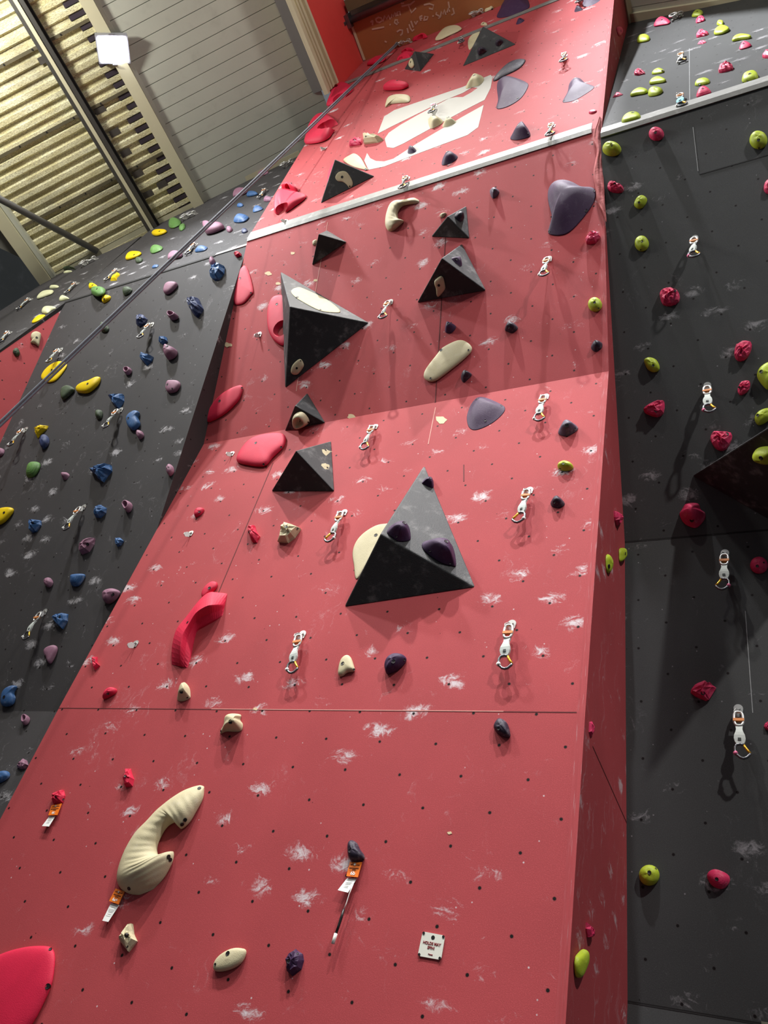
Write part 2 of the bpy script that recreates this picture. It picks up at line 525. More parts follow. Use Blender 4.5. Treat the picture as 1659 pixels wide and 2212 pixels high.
# the far end of the left wall: red lower panel under a sloping lip of the upper dark panel
for seg, mat, nm, poly in (
        (WALLS['F'][0], MAT['red'], 'wall_end_lower', [pA_, pB_, pB_ + pC_ - pA_, pC_]),
        (WALLS['L'][2], MAT['black'], 'wall_end_upper', [(146, 648), (300, 512), (118, 596), (0, 672), (-160, 775), (-160, 873)])):
    poly = [seg.hit(q) if isinstance(q, tuple) else q for q in poly]
    for p in poly: p.x = min(p.x, pc.x)
    if nm == 'wall_end_upper':
        for p in poly[:2]: p.x += .03
        poly = [p + seg.n * .0012 for p in poly]
    mb = MB(); mb.prism(poly, -seg.n * .10)
    o = mb.build(nm, mat)
    ul = o.data.uv_layers.new(name='UVMap')
    for lp in o.data.loops:
        u, v = seg.uv(o.data.vertices[lp.vertex_index].co); ul.data[lp.index].uv = (u, v + seg.a0)
    tag(o, None, None, None, 'structure')
far = MB(); far.box((-8.7, 1, 6), (.05, 0, 0), (0, 8, 0), (0, 0, 6.5))
tag(far.build('wall_far', simple('grey far wall', (120, 122, 118), .8, var=.15, scale=1.5, dust=.2)), None, None, None, 'structure')
fl = MB(); fl.box((-2, -1.5, -0.1), (12, 0, 0), (0, 7, 0), (0, 0, .1))
tag(fl.build('floor', MAT['matfloor']), None, None, None, 'structure')

# ---------------- aluminium strips and joints on the walls
def strip_on(prof_wall, z_seg, x0, x1, below, above, h, name, mat, parent):
    """flat strip running along X over the break between two wall segments"""
    sA, sB = WALLS[prof_wall][z_seg - 1], WALLS[prof_wall][z_seg]
    brk = sB.P
    y0 = V((0, brk.y, brk.z))
    a = y0 - sA.v * below; b = y0 + sB.v * above
    nA, nB = sA.n, sB.n; nm = (nA + nB).normalized()
    pr = [a + nA * 0.0005, y0, b + nB * .0005, b + nB * h, y0 + nm * h, a + nA * h]
    mb = MB()
    mb.prism([V((x0, p.y, p.z)) for p in pr], (x1 - x0, 0, 0))
    return mb.build(name, mat, parent)


strip_on('M', 3, XL + .002, XR - .06, 0.035, 0.075, 0.006, 'edge_strip', MAT['alu'], wall_front)
strip_on('M', 4, XL + .002, XR - .002, 0.03, 0.075, 0.006, 'edge_strip', MAT['alu'], wall_front)
strip_on('R', 3, XR + .002, 3.1, 0.03, 0.10, 0.008, 'edge_strip', MAT['alu'], wall_right)
strip_on('L', 2, pc.x, XL - .3, 0.012, 0.012, 0.004, 'joint_line', MAT['dark'], wall_left)
strip_on('L', 2, XL - .3, XL - .002, 0.002, 0.03, 0.005, 'edge_strip', MAT['whitetrim'], wall_left)
strip_on('M', 1, XL, XR - EDGE, 0.0018, 0.0018, 0.0008, 'panel_joint', MAT['joint'], wall_front)
strip_on('M', 1, -2.3, XR - .3, -0.0016, 0.0032, 0.0009, 'panel_joint', MAT['jointl'], wall_front)
strip_on('R', 2, XR, 3.1, 0.004, 0.004, 0.0012, 'panel_joint', MAT['dark'], wall_right)
strip_on('R', 1, XR, 3.1, 0.004, 0.004, 0.0012, 'panel_joint', MAT['dark'], wall_right)
strip_on('R', 1, -.2, 1.0, -.004, 0.008, 0.0014, 'panel_joint', simple('worn joint', (130, 130, 112), .9, var=.4, scale=40), wall_right)


def joint(wall, a, b, w, mat, parent, name='panel_joint'):
    s, p = pick(wall, ((a[0] + b[0]) / 2, (a[1] + b[1]) / 2))
    A, B = s.hit(a), s.hit(b); d = (B - A).normalized(); x = d.cross(s.n)
    mb = MB(); mb.prism([A - x * w, A + x * w, B + x * w, B - x * w], s.n * 0.0012)
    return mb.build(name, mat, parent)


for a, b, m in (((590, 1000), (470, 1285), 'joint'), ((965, 470), (940, 873), 'joint'), ((640, 845), (655, 745), 'jointl'),
                ((680, 640), (708, 480), 'jointl'), ((941, 880), (925, 960), 'jointl'), ((1002, 1004), (1002, 1040), 'joint')):
    joint('M', a, b, 0.0025, MAT[m], wall_front)
jl = simple('pale screw line', (150, 152, 152), .9, var=.4, scale=50)
for a, b in (((1489, 105), (1490, 225)), ((1497, 275), (1508, 370))):
    joint('R', a, b, .002, jl, wall_right)
joint('R', (1511, 377), (1659, 335), .003, MAT['dark'], wall_right)
for a, b in (((1610, 1320), (1626, 1540)),):
    joint('R', a, b, .0016, jl, wall_right)
joint('S', (1280, 1612), (1357, 1785), .002, MAT['joint'], wall_side)

# filler chips on the red wall
random.seed(3)
for (x, y), r in (((632, 547), 5), ((580, 591), 7), ((601, 613), 5), ((952, 907), 12), ((682, 606), 4), ((760, 900), 9), ((492, 745), 8), ((972, 1799), 5), ((552, 1532), 5)):
    s, p = pick('M', (x, y))
    n = 11; pl = []
    for k in range(n):
        a = 2 * math.pi * k / n; rr = r * random.uniform(.6, 1.1)
        pl.append(s.hit((x + rr * 1.2 * math.cos(a), y + rr * .7 * math.sin(a))))
    mb = MB(); mb.prism(pl, s.n * .0012); mb.build('filler_patch', MAT['chip'], wall_front)

# painted logo: three slanting bands
for pl in ("816,289 830,252 852,238 905,220 1000,188 1040,170 1060,162 1064,167 1060,190 1047,216 1000,240 930,278 872,310 850,320 836,318 831,300 840,287 865,270 900,250 970,213 985,210 1000,210 1018,200 1032,190 1020,189 1000,201 960,217 900,247 845,274",
           "1045,227 1000,252 940,287 898,312 870,330 850,343 830,349 812,348 800,342 793,331 787,347 796,367 830,360 900,333 1010,292 1033,275"):
    q = pts('X', pl)
    s, p = pick('M', (930, 270))
    mb = MB(); mb.prism([s.hit(t) for t in q], s.n * 0.0013)
    mb.build('painted_logo', MAT['white'], wall_front)

# torn corner of the red wall below the strip
ed = pts('Y', "215,225 175,330 120,400 100,520 90,640 160,720 175,850 140,960 115,1100 95,1230 130,1380 150,1480 150,1620 190,1760 250,1850 300,1960 322,2060")
er = pts('Y', "240,225 225,330 215,450 220,520 230,640 240,720 250,850 255,960 262,1100 275,1230 282,1380 290,1480 295,1620 300,1760 310,1850 318,1960 325,2070")
rows = []
random.seed(8)
for a, b in zip(ed, er):
    row = []
    for k in range(7):
        f = k / 6
        q = (a[0] + (b[0] - a[0]) * f, a[1] + (b[1] - a[1]) * f)
        s, p = pick('M', q)
        row.append(p + s.n * (0.004 + (random.uniform(0, .02) if 0 < k < 6 else 0)))
    rows.append(row)
vs = [p for r in rows for p in r]
o = mesh_obj('torn_edge', vs, [(i * 7 + j, i * 7 + j + 1, i * 7 + j + 8, i * 7 + j + 7) for i in range(len(rows) - 1) for j in range(6)], MAT['plaster'], wall_front)
so = o.modifiers.new('s', 'SOLIDIFY'); so.thickness = 0.004; so.offset = -1
sb = o.modifiers.new('sub', 'SUBSURF'); sb.levels = 1; sb.render_levels = 2

# ------------------------------------------------------------------ roof and ceiling
YV = V((0, 1, 0))
ra = WALLS['L'][2].hit((118, 594)); rb = WALLS['L'][2].hit((642, 338))
RD = (rb - ra); RD.y = 0; RD.normalize()
RN = RD.cross(YV).normalized()
if RN.z < 0: RN = -RN
RP = lambda px: onplane(px, rb, RN)
rs = lambda px: (RP(px) - rb).dot(RD)
RY0, RY1 = rb.y + 0.10, -3.6


def roof_pt(s, y, up=0.0):
    p = rb + RD * s; p = V((p.x, y, p.z)) + RN * up
    return p


def sheet(name, base, D, N, s0, s1, prof, mat, parent=None, thick=0.012):
    """profile (y, height) swept along D from s0 to s1"""
    vs = []; uvs = []
    for y, h in prof:
        for s in (s0, s1):
            p = base + D * s; vs.append(V((p.x, y, p.z)) + N * h); uvs.append((s, y))
    fs = [(2 * i, 2 * i + 1, 2 * i + 3, 2 * i + 2) for i in range(len(prof) - 1)]
    o = mesh_obj(name, vs, fs, mat, parent, uvs=uvs)
    so = o.modifiers.new('solid', 'SOLIDIFY'); so.thickness = thick; so.offset = 0
    return o


def boards(y0, y1, pitch, groove=0.013, depth=0.014):
    out = []; y = y0
    while y > y1:
        out += [(y, 0), (y - pitch + groove, 0), (y - pitch + groove, depth), (y - pitch, depth)]
        y -= pitch
    return out


sL, sB1, sB2, sK, sG = rs((92, 578)), rs((322, 478)), rs((425, 440)), rs((676, 250)), rs((700, 240))
pitch = 0.098
prof = []; y = RY0; k = 0
while y > RY1:
    prof += [(y, 0.0), (y - .038, 0.0), (y - .05, .026), (y - .086, .026)]
    y -= pitch; k += 1
tag(sheet('ceiling_rooflight', rb, RD, RN, sL, sB2, prof, MAT['grp'], thick=.004), None, None, None, 'structure')
ceil_l = tag(sheet('ceiling', rb, RD, RN, sB2, sG + .05, boards(RY0, RY1, 0.112), MAT['cladding']), None, None, None, 'structure')
# closure blocks between the ribs, lap lines with screws
mb = MB(); y = RY0; i = 0
random.seed(5)
while y > RY1:
    if i % 1 == 0:
        ln = random.uniform(.05, .085)
        p = roof_pt(sB2 - .03 - ln, y - .068, .014)
        mb.box(p, RD * ln, V((0, .018, 0)), RN * .014)
    y -= pitch; i += 1
mb.build('closure_foam', MAT['foam'], bpy.data.objects['ceiling_rooflight'])
mb = MB(); lap = MB(); y = RY0 - .1
lapmat = simple('dirty sheet lap', (92, 84, 62), .7, var=.3, scale=12)
while y > RY1:
    lap.box(roof_pt((sL + sB2) / 2, y, -.006), RD * ((sB2 - sL) / 2), V((0, .013, 0)), RN * .003)
    s = sL + .2
    while s < sB2 - .1:
        mb.disc(roof_pt(s, y, -.009), -RN, .008, .006, 8); s += .28
    y -= pitch * 6
lap.build('sheet_lap', lapmat, bpy.data.objects['ceiling_rooflight'])
mb.build('roof_screw', MAT['dark'], bpy.data.objects['ceiling_rooflight'])
# odd dark soiled squares on the sheet
mb = MB()
for q in ((216, 237), (248, 286), (272, 330), (298, 375), (320, 419), (350, 398), (95, 128)):
    p = RP(q); mb.box(p - RN * .002, RD * .05, V((0, .028, 0)), RN * .002)
mb.build('soiled_patch', simple('soiled patch', (70, 64, 58), .8, var=.4, scale=20), bpy.data.objects['ceiling_rooflight'])


def roof_beam(name, s, half, depth, mat, y0=None, y1=RY1):
    mb = MB(); y0 = RY0 - .06 if y0 is None else y0
    mb.box(roof_pt(s, (y0 + y1) / 2, -depth / 2), RD * half, V((0, (y0 - y1) / 2, 0)), RN * (depth / 2))
    return tag(mb.build(name, mat), None, None, None, 'structure')


b1 = roof_beam('trim_1', sB1, .055, .10, MAT['purlin'])
mb = MB(); mb.box(roof_pt(sB1 - .005, (RY0 + RY1) / 2, -.106), RD * .016, V((0, (RY0 - RY1) / 2 - .03, 0)), RN * .005)
mb.build('purlin_lip', MAT['creamsteel'], b1)
mb = MB(); mb.box(roof_pt(sB1 + .065, (RY0 + RY1) / 2, -.03), RD * .012, V((0, (RY0 - RY1) / 2 - .03, 0)), RN * .03)
mb.build('purlin_web', MAT['dark'], b1)
b2 = roof_beam('trim_2', sB2 + .01, .055, .07, MAT['creamsteel'])
mb = MB(); mb.box(roof_pt(sB2 + .085, (RY0 + RY1) / 2, -.014), RD * .018, V((0, (RY0 - RY1) / 2 - .03, 0)), RN * .013)
mb.build('beam_flange', MAT['cladding'], b2)
b3 = roof_beam('trim_3', sL - .03, .06, .14, MAT['creamsteel'])
mb = MB(); mb.box(roof_pt(sL + .055, (RY0 + RY1) / 2, -.05), RD * .02, V((0, (RY0 - RY1) / 2 - .03, 0)), RN * .05)
mb.build('beam_flange', MAT['cladding'], b3)
# cream trim where the roof meets the left wall
mb = MB(); y = rb.y
s0 = sL - .05
ta = WALLS['L'][2].hit((119, 593)); tb_ = WALLS['L'][2].hit((650, 334)); td = (tb_ - ta)
tn = RN * .03
mb.prism([ta + V((0, -.045, -.01)), ta + V((0, .02, -.01)), ta + V((0, .02, .03)), ta + V((0, -.045, .03))], td)
tag(mb.build('trim_4', MAT['creamsteel']), None, None, None, 'structure')
# roof lining left of the rooflight, its shade put into the colour
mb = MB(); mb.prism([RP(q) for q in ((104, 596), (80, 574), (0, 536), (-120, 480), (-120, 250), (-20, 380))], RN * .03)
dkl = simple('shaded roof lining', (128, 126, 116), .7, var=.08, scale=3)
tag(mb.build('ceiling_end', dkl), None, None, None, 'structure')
mb = MB(); P0 = V((0, 2.6, 0))  # dark sheet added to stand in for the shade in the recess
mb.prism([onplane(q, P0, V((0, -1, 0))) for q in ((-140, 440), (0, 505), (112, 560), (140, 590), (88, 612), (40, 592), (0, 560), (-140, 490))], V((0, .08, 0)))
tag(mb.build('recess_shade', MAT['dark']), None, None, None, 'structure')

# round brace tube
e0 = WALLS['L'][2].hit((213, 548)) + V((0, -.03, 0))
d0 = ray(0, 430); t = (e0.z - .55 - CAM.z) / d0.z
e1 = CAM + d0 * t
mb = MB(); mb.tube([e0, e0 + (e1 - e0) * 1.8], .031, 14)
o = mb.build('brace_tube', MAT['greysteel'], None, True, origin=e0); o.location = e0
tag(o, 'round grey steel tube slanting across the rooflight to the left wall top', 'pipe')

# beam, flashing and red bulkhead beside the tower
zg = roof_pt(sG, 0).z
xg = roof_pt(sG, 0).x
mb = MB(); mb.box(((xg + XL) / 2 - .02, (1.36 + RY1) / 2, zg + .06), ((XL - xg) / 2, 0, 0), (0, (1.36 - RY1) / 2, 0), (0, 0, .09))
tag(mb.build('trim_6', simple('matt grey beam paint', (112, 108, 106), .75, var=.08)), None, None, None, 'structure')
ZS = 10.261
zc0 = onplane((706, 207), (XL, 0, 0), V((1, 0, 0))).z; zc1 = onplane((727, 179), (XL, 0, 0), V((1, 0, 0))).z
mb = MB(); ym = (1.53 + RY1) / 2; yh = (1.53 - RY1) / 2
hgt = zc1 - zc0
mb.box((XL - .012, ym - .17, (zc0 + zc1) / 2), (.008, 0, 0), (0, yh, 0), (0, 0, hgt / 2))
for f0, f1, d in ((0.0, .16, .03), (.42, .52, .014), (.62, .70, .014), (.86, 1.0, .03)):
    mb.box((XL - .005 + d / 2, ym - .17, zc0 + hgt * (f0 + f1) / 2), (d / 2, 0, 0), (0, yh, 0), (0, 0, hgt * (f1 - f0) / 2))
tag(mb.build('trim_7', MAT['creamsteel']), None, None, None, 'structure')
mb = MB(); mb.box((XL - .05, ym + .02, (zc1 + ZS + .1) / 2), (.045, 0, 0), (0, yh + .02, 0), (0, 0, (ZS + .1 - zc1) / 2))
tag(mb.build('wall_bulkhead', MAT['redplain']), None, None, None, 'structure')
# brown board ceiling of the tower, chalk writing, front tube
UPZ = V((0, 0, -1))
SP = lambda px: onplane(px, (0, 0, ZS), UPZ)
bx0 = SP((790, 130)).x; by1 = SP((757, 48)).y
mb = MB(); mb.box(((bx0 + XR + .2) / 2, (1.50 + by1) / 2, ZS + .021), ((XR + .2 - bx0) / 2, 0, 0), (0, (1.50 - by1) / 2, 0), (0, 0, .02))
board = tag(mb.build('ceiling_board', MAT['board']), None, None, None, 'structure')
mb = MB(); mb.box((bx0 - .012, (1.41 + by1) / 2, ZS + .015), (.012, 0, 0), (0, (1.41 - by1) / 2, 0), (0, 0, .02))
mb.build('board_edge', MAT['creamsteel'], board)
STROKES = """4 268 20 250 36 252|30 250 24 300|62 226 78 262 110 268 142 246 132 214 96 206 62 226|150 256 172 188 196 228 216 184 238 232|250 216 258 168 276 198 292 152 306 196|312 190 306 150|330 190 324 142 352 134 358 182|20 352 166 324|230 290 240 300|
330 240 296 238 288 272 318 292 338 272 316 262|318 382 352 360 384 362 380 402 358 424|440 336 452 396|462 290 478 340 500 372 524 352|484 250 512 330|526 256 542 292 566 250|588 204 604 250|588 206 622 188|596 230 622 216|640 250 652 196 690 200 676 236 644 240|744 184 752 200|
364 2 372 44 402 36|372 76 470 52|450 54 492 154 546 96|470 60 530 10|640 60 706 46 756 64 744 112 700 100|792 144 784 172 812 188 836 206 812 220|838 196 850 136 868 172 884 116 902 176|930 20 944 96|916 150 932 100 948 140|984 96 1002 160 968 180|170 494 196 504"""
mb = MB()
for st in STROKES.replace('\n', '').split('|'):
    q = pts('V', st)
    if len(q) < 2: continue
    mb.tube([SP(t) - V((0, 0, .002)) for t in q], .0085, 5)
o = mb.build('chalk_writing', MAT['chalkline'], board)
for v in o.data.vertices: v.co.z = ZS - .001 + (v.co.z - ZS) * .15
ft = MB(); yt = by1 - .02
ft.tube([V((bx0 - .03, yt, ZS - .03)), V((XR, yt, ZS - .03))], .035, 12)
o = ft.build('scaffold_tube', MAT['darksteel'], None, True); tag(o, 'grey scaffold tube along the front of the brown board', 'pipe')
mb = MB(); mb.box((bx0 - .02, yt, ZS - .02), (.03, 0, 0), (0, .06, 0), (0, 0, .05)); mb.disc((bx0 - .05, yt, ZS - .08), (0, 0, -1), .025, .05, 6)
mb.build('tube_clamp', MAT['darksteel'], o)
mb = MB(); mb.box(((bx0 + XR) / 2, by1 - .14, ZS + .09), ((XR - bx0) / 2, 0, 0), (0, .05, 0), (0, 0, .09))
tag(mb.build('trim_8', simple('olive steel angle', (104, 98, 70), .6, var=.1)), None, None, None, 'structure')
tag(sheet('ceiling_tower', V((0, 0, ZS + .22)), V((1, 0, 0)), V((0, 0, 1)), XL - .04, -1.9, boards(by1 + .15, by1 - .95, .112), MAT['cladding']), None, None, None, 'structure')

# right-hand roof slope
rc = WALLS['R'][3].hit((1364, 47)); rd = WALLS['R'][3].hit((1582, 1))
R2 = rd - rc; R2.y = 0; R2.normalize(); R2N = R2.cross(YV).normalized()
if R2N.z < 0: R2N = -R2N
tag(sheet('ceiling_right', rc, R2, R2N, -.04, 3.0, boards(rc.y + .03, RY1, .15), MAT['cladding']), None, None, None, 'structure')
mb = MB(); mb.box(V((0, rc.y - .04, 0)) + V(((rc + R2 * 1.5).x, 0, (rc + R2 * 1.5).z)) - R2N * .02, R2 * 1.5, V((0, .035, 0)), R2N * .02)
tag(mb.build('trim_9', MAT['creamsteel']), None, None, None, 'structure')
mb = MB(); cpt = rc + R2 * .0 - R2N * .03
mb.box(V((cpt.x, (rc.y + RY1) / 2, cpt.z)), R2 * .035, V((0, (rc.y - RY1) / 2, 0)), R2N * .03)
tag(mb.build('trim_10', MAT['creamsteel']), None, None, None, 'structure')

# ------------------------------------------------------------------ floodlight in view
lp = RP((245, 106)) - RN * .1
fd = (V((-2.2, 1.7, 4.2)) - lp).normalized()
fx = V((fd.y, -fd.x, 0)).normalized(); fy = fd.cross(fx).normalized()
e = empty('floodlight', lp); tag(e, 'lit floodlight fixed to the cream roof beam beside the rooflight', 'floodlight')
inv = Matrix.Translation(-lp)
mb = MB(); mb.box(lp - fd * .03, fx * .115, fy * .135, fd * .03); mb.box(lp - fd * .075, fx * .07, fy * .09, fd * .018)
mb.build('housing', MAT['lamphousing'], e, inv=inv)
mb = MB(); mb.box(lp + fd * .003, fx * .098, fy * .118, fd * .003); mb.build('glass', MAT['lens'], e, inv=inv)
mb = MB()
for sg in (-1, 1): mb.box(lp + fx * (.122 * sg) + RN * .03, fx * .004, fy * .02, RN * .07)
mb.box(lp + RN * .1, fx * .126, fy * .02, RN * .004)
mb.build('bracket', MAT['lamphousing'], e, inv=inv)

# ------------------------------------------------------------------ volumes
VOL = {}


def volume(key, base, apex, label, hid=None):
    s, p0 = pick('M' if key != 'v11' else 'R', base[0])
    P = [s.hit(q) for q in base]; c = sum(P, V()) / 3
    d = ray(*apex).normalized(); n = s.n
    w = CAM - c; b = d.dot(n); den = 1 - b * b
    t = (b * w.dot(n) - w.dot(d)) / den
    A = CAM + d * t
    if (P[1] - P[0]).cross(P[2] - P[0]).dot(n) < 0: P = [P[0], P[2], P[1]]
    o = empty('climbing_volume', c)
    tag(o, label, 'climbing volume', 'black pyramid volumes on the red wall' if key != 'v11' else None)
    inv = Matrix.Translation(-c)
    m = mesh_obj('body', [inv @ q for q in P + [A]], [(0, 1, 3), (1, 2, 3), (2, 0, 3), (2, 1, 0)], MAT['vol'], o)
    fix_normals(m)
    bv = m.modifiers.new('bev', 'BEVEL'); bv.width = .006; bv.segments = 2
    faces = []
    for i in range(3):
        a, b2, c2 = P[i], P[(i + 1) % 3], A
        nn = (b2 - a).cross(c2 - a).normalized()
        if nn.dot(a - c - n * .1 + (b2 - a) * .5) < 0 and nn.dot(n) < 0: nn = -nn
        u = V((0, 0, 1)).cross(nn); u = -u if u.x < 0 and False else u
        u.normalize(); v = nn.cross(u)
        faces.append(Seg(a, u, v)); faces[-1].n = nn; faces[-1].tri = (a, b2, c2)
    VOL[key] = faces
    return o


def tri_in(p, a, b, c):
    n = (b - a).cross(c - a)
    return all((y - x).cross(p - x).dot(n) >= -1e-9 for x, y in ((a, b), (b, c), (c, a)))


def vol_pick(key, px):
    best = None
    for f in VOL[key]:
        p = f.hit(px)
        if tri_in(p, *f.tri):
            d = (p - CAM).length
            if best is None or d < best[0]: best = (d, f, p)
    if best is None:
        f = VOL[key][0]; best = min(((abs(ray(*px).normalized().dot(g.n)) * -1, g) for g in VOL[key]), key=lambda x: x[0]); f = best[1]
        return f, f.hit(px)
    return best[1], best[2]


volume('v1', [(917, 1004), (1028, 1269), (743, 1312)], (822, 1153), 'largest black pyramid volume, carrying three purple holds, lower middle of red wall')
volume('v2', [(606, 586), (798, 697), (616, 839)], (626, 662), 'big black pyramid volume with a long cream plate on its top face')
volume('v3', [(998, 526), (1051, 628), (900, 655)], (954, 557), 'black pyramid volume with a small purple knob above one cream hold')
volume('v4', [(706, 497), (750, 523), (673, 575)], (688, 505), 'small bare black pyramid volume just below the aluminium strip')
volume('v5', [(1008, 444), (1015, 516), (930, 512)], (966, 467), 'black pyramid volume with one dark purple knob, below the strip')
volume('v6', [(737, 357), (810, 381), (692, 440)], (723, 344), 'black pyramid volume with a curved cream hook, above the strip')
volume('v7', [(1052, 72), (1115, 96), (999, 144)], (1043, 57), 'highest large black pyramid volume with two plum knobs')
volume('v8', [(873, 150), (939, 116), (908, 155)], (895, 110), 'small grey black pyramid volume left of the big one at the wall top')
volume('v9', [(664, 848), (704, 914), (614, 933)], (637, 876), 'small black pyramid volume with a round cream ring hold')
volume('v10', [(716, 952), (723, 1062), (585, 1062)], (639, 973), 'black pyramid volume with two little cream pockets on its right face')
volume('v11', [(1495, 1028), (1860, 800), (1780, 1190)], (1740, 872), 'huge black pyramid volume on the black wall at the right edge')


# ------------------------------------------------------------------ holds
def smooth_closed(p, n):
    m = len(p); out = []
    per = max(2, n // m)
    for i in range(m):
        a, b, c, d = p[i - 1], p[i], p[(i + 1) % m], p[(i + 2) % m]
        for k in range(per):
            t = k / per
            out.append(tuple(0.5 * (2 * b[j] + (c[j] - a[j]) * t + (2 * a[j] - 5 * b[j] + 4 * c[j] - d[j]) * t * t + (3 * b[j] - a[j] - 3 * c[j] + d[j]) * t ** 3) for j in (0, 1)))
    return out


def centroid(p):
    a = cx = cy = 0
    for i in range(len(p)):
        x0, y0 = p[i - 1]; x1, y1 = p[i]; c = x0 * y1 - x1 * y0
        a += c; cx += (x0 + x1) * c; cy += (y0 + y1) * c
    return (cx / (3 * a), cy / (3 * a)), abs(a) / 2


def bbox(p):
    xs = [q[0] for q in p]; ys = [q[1] for q in p]
    return min(xs), max(xs), min(ys), max(ys)


PROFILES = {
    'dome': [(1, 0), (1, .16), (.975, .34), (.93, .5), (.85, .66), (.73, .81), (.57, .91), (.38, .975), (.18, 1)],
    'bell': [(1, 0), (.995, .05), (.94, .12), (.84, .26), (.72, .46), (.6, .66), (.48, .82), (.34, .93), (.18, .99)],
    'plate': [(1, 0), (1, .3), (.965, .55), (.9, .72), (.78, .85), (.6, .93), (.4, .975), (.2, 1)],
    'facet': [(1, 0), (.97, .3), (.72, .8), (.38, 1)],
    'rock': [(1, 0), (1.0, .3), (.9, .6), (.7, .85), (.45, .97), (.2, 1)],
    'rib': [(1, 0), (1, .2), (.92, .42), (.9, .40), (.78, .66), (.76, .64), (.6, .84), (.58, .82), (.4, .95), (.38, .93), (.2, 1)],
    'cup': [(1, 0), (.98, .3), (.92, .6), (.82, .85), (.72, .97), (.62, 1), (.54, .92), (.46, .62), (.34, .4), (.15, .34)],
}
N_H = [0]


def hold(wall, color, fr, ol, style, label, h=None, peak=None, bolts=None, name='climbing_hold', mat=None, nobolt=False):
    sil = pts(fr, ol)
    N_H[0] += 1
    rnd = random.Random(N_H[0] * 7 + 1)
    if len(sil) == 2:      # centre, (rx, ry) pair: an ellipse
        k = FR[fr][2]; cxx, cyy = sil[0]
        rx, ry = [float(t) for t in ol.replace(',', ' ').split()[2:4]]; rot = 0
        rx /= k; ry /= k
        sil = [(cxx + rx * math.cos(a * math.pi / 8), cyy + ry * math.sin(a * math.pi / 8)) for a in range(16)]
    elif len(ol.replace(',', ' ').split()) == 5: pass
    (c, area) = centroid(sil)
    if wall.startswith('v'): seg, P = vol_pick(wall, c)
    else: seg, P = pick(wall, c)
    cu = lambda q: seg.uv(seg.hit(q))
    smooth = style not in ('facet', 'rock')
    fine = smooth_closed(sil, 40 if smooth else 18) if style != 'facet' else [q for i, q in enumerate(sil) for q in (sil[i], ((sil[i][0] * 2 + sil[(i + 1) % len(sil)][0]) / 3, (sil[i][1] * 2 + sil[(i + 1) % len(sil)][1]) / 3))]
    lo = [cu(q) for q in sil]; (cc, ar) = centroid(lo)
    dia = 2 * math.sqrt(ar / math.pi)
    bb = bbox(lo); md = min(dia, bb[1] - bb[0], bb[3] - bb[2])
    hh = (h if h else {'dome': .5, 'bell': .62, 'plate': .3, 'facet': .42, 'rock': .5, 'rib': .5, 'cup': .5}[style]) * md
    # a strongly foreshortened hold shows mostly its height: keep the height within its outline
    e0, e1 = proj(P), proj(P + seg.n * hh)
    dl = math.hypot(e1[0] - e0[0], e1[1] - e0[1])
    if dl > 1e-6:
        tt = [(q[0] * (e1[0] - e0[0]) + q[1] * (e1[1] - e0[1])) / dl for q in sil]
        hh *= min(1.0, .55 * (max(tt) - min(tt)) / dl)
    prof = PROFILES[style]
    pk = pts(fr, peak)[0] if peak else None
    tb = bbox(fine)
    cur = list(fine)
    O = P.copy()
    for it in range(6):
        base = [cu(q) for q in cur]
        (bc, _a) = centroid(base)
        rr = random.Random(N_H[0])
        if pk and it == 0: pk0 = pk
        if pk:
            # peak given where its top shows: find the foot below it
            d0 = proj(seg.P + seg.u * bc[0] + seg.v * bc[1]); d1 = proj(seg.P + seg.u * bc[0] + seg.v * bc[1] + seg.n * hh)
            top = cu((pk[0] - (d1[0] - d0[0]), pk[1] - (d1[1] - d0[1])))
            kx = 0.85
            top = (bc[0] + (top[0] - bc[0]) * kx, bc[1] + (top[1] - bc[1]) * kx)
        else:
            top = bc
        vs = []; n = len(base)
        for ri, (r, z) in enumerate(prof):
            for i, b in enumerate(base):
                jr = jz = 1.0
                if style in ('rock', 'facet') and ri:
                    jr = 1 + rr.uniform(-.09, .09); jz = 1 + rr.uniform(-.22, .14)
                elif style == 'dome' and ri: jz = 1 + .03 * math.sin(3 * i * 2 * math.pi / n + N_H[0])
                q = 1 - (1 - r) if not peak else r
                w = r
                # centre drifts from the footprint centre at the base to the peak at the top
                ox = bc[0] + (top[0] - bc[0]) * (1 - r); oy = bc[1] + (top[1] - bc[1]) * (1 - r)
                x = ox + (b[0] - bc[0]) * r * (jr if r < .999 else 1); y = oy + (b[1] - bc[1]) * r * (jr if r < .999 else 1)
                vs.append(seg.P + seg.u * x + seg.v * y + seg.n * (hh * z * jz - .001))
        vs.append(seg.P + seg.u * top[0] + seg.v * top[1] + seg.n * (hh * (prof[-1][1])))
        pb = bbox([proj(v) for v in vs])
        sx = (tb[1] - tb[0]) / (pb[1] - pb[0]); sy = (tb[3] - tb[2]) / (pb[3] - pb[2])
        sx = max(.72, min(1.3, sx)); sy = max(.72, min(1.3, sy))
        pcx, pcy = (pb[0] + pb[1]) / 2, (pb[2] + pb[3]) / 2; tcx, tcy = (tb[0] + tb[1]) / 2, (tb[2] + tb[3]) / 2
        ccx = sum(q[0] for q in cur) / len(cur); ccy = sum(q[1] for q in cur) / len(cur)
        if it < 5:
            cur = [(ccx + (q[0] - ccx) * sx + (tcx - pcx), ccy + (q[1] - ccy) * sy + (tcy - pcy)) for q in cur]
    fs = []
    for ri in range(len(prof) - 1):
        for i in range(n):
            j = (i + 1) % n
            fs.append((ri * n + i, ri * n + j, (ri + 1) * n + j, (ri + 1) * n + i))
    tp = len(vs) - 1; l = (len(prof) - 1) * n
    for i in range(n): fs.append((l + i, l + (i + 1) % n, tp))
    fs.append(tuple(range(n - 1, -1, -1)))
    Rm = Matrix((seg.u, seg.v, seg.n)).transposed().to_4x4()
    O = seg.P + seg.u * bc[0] + seg.v * bc[1]
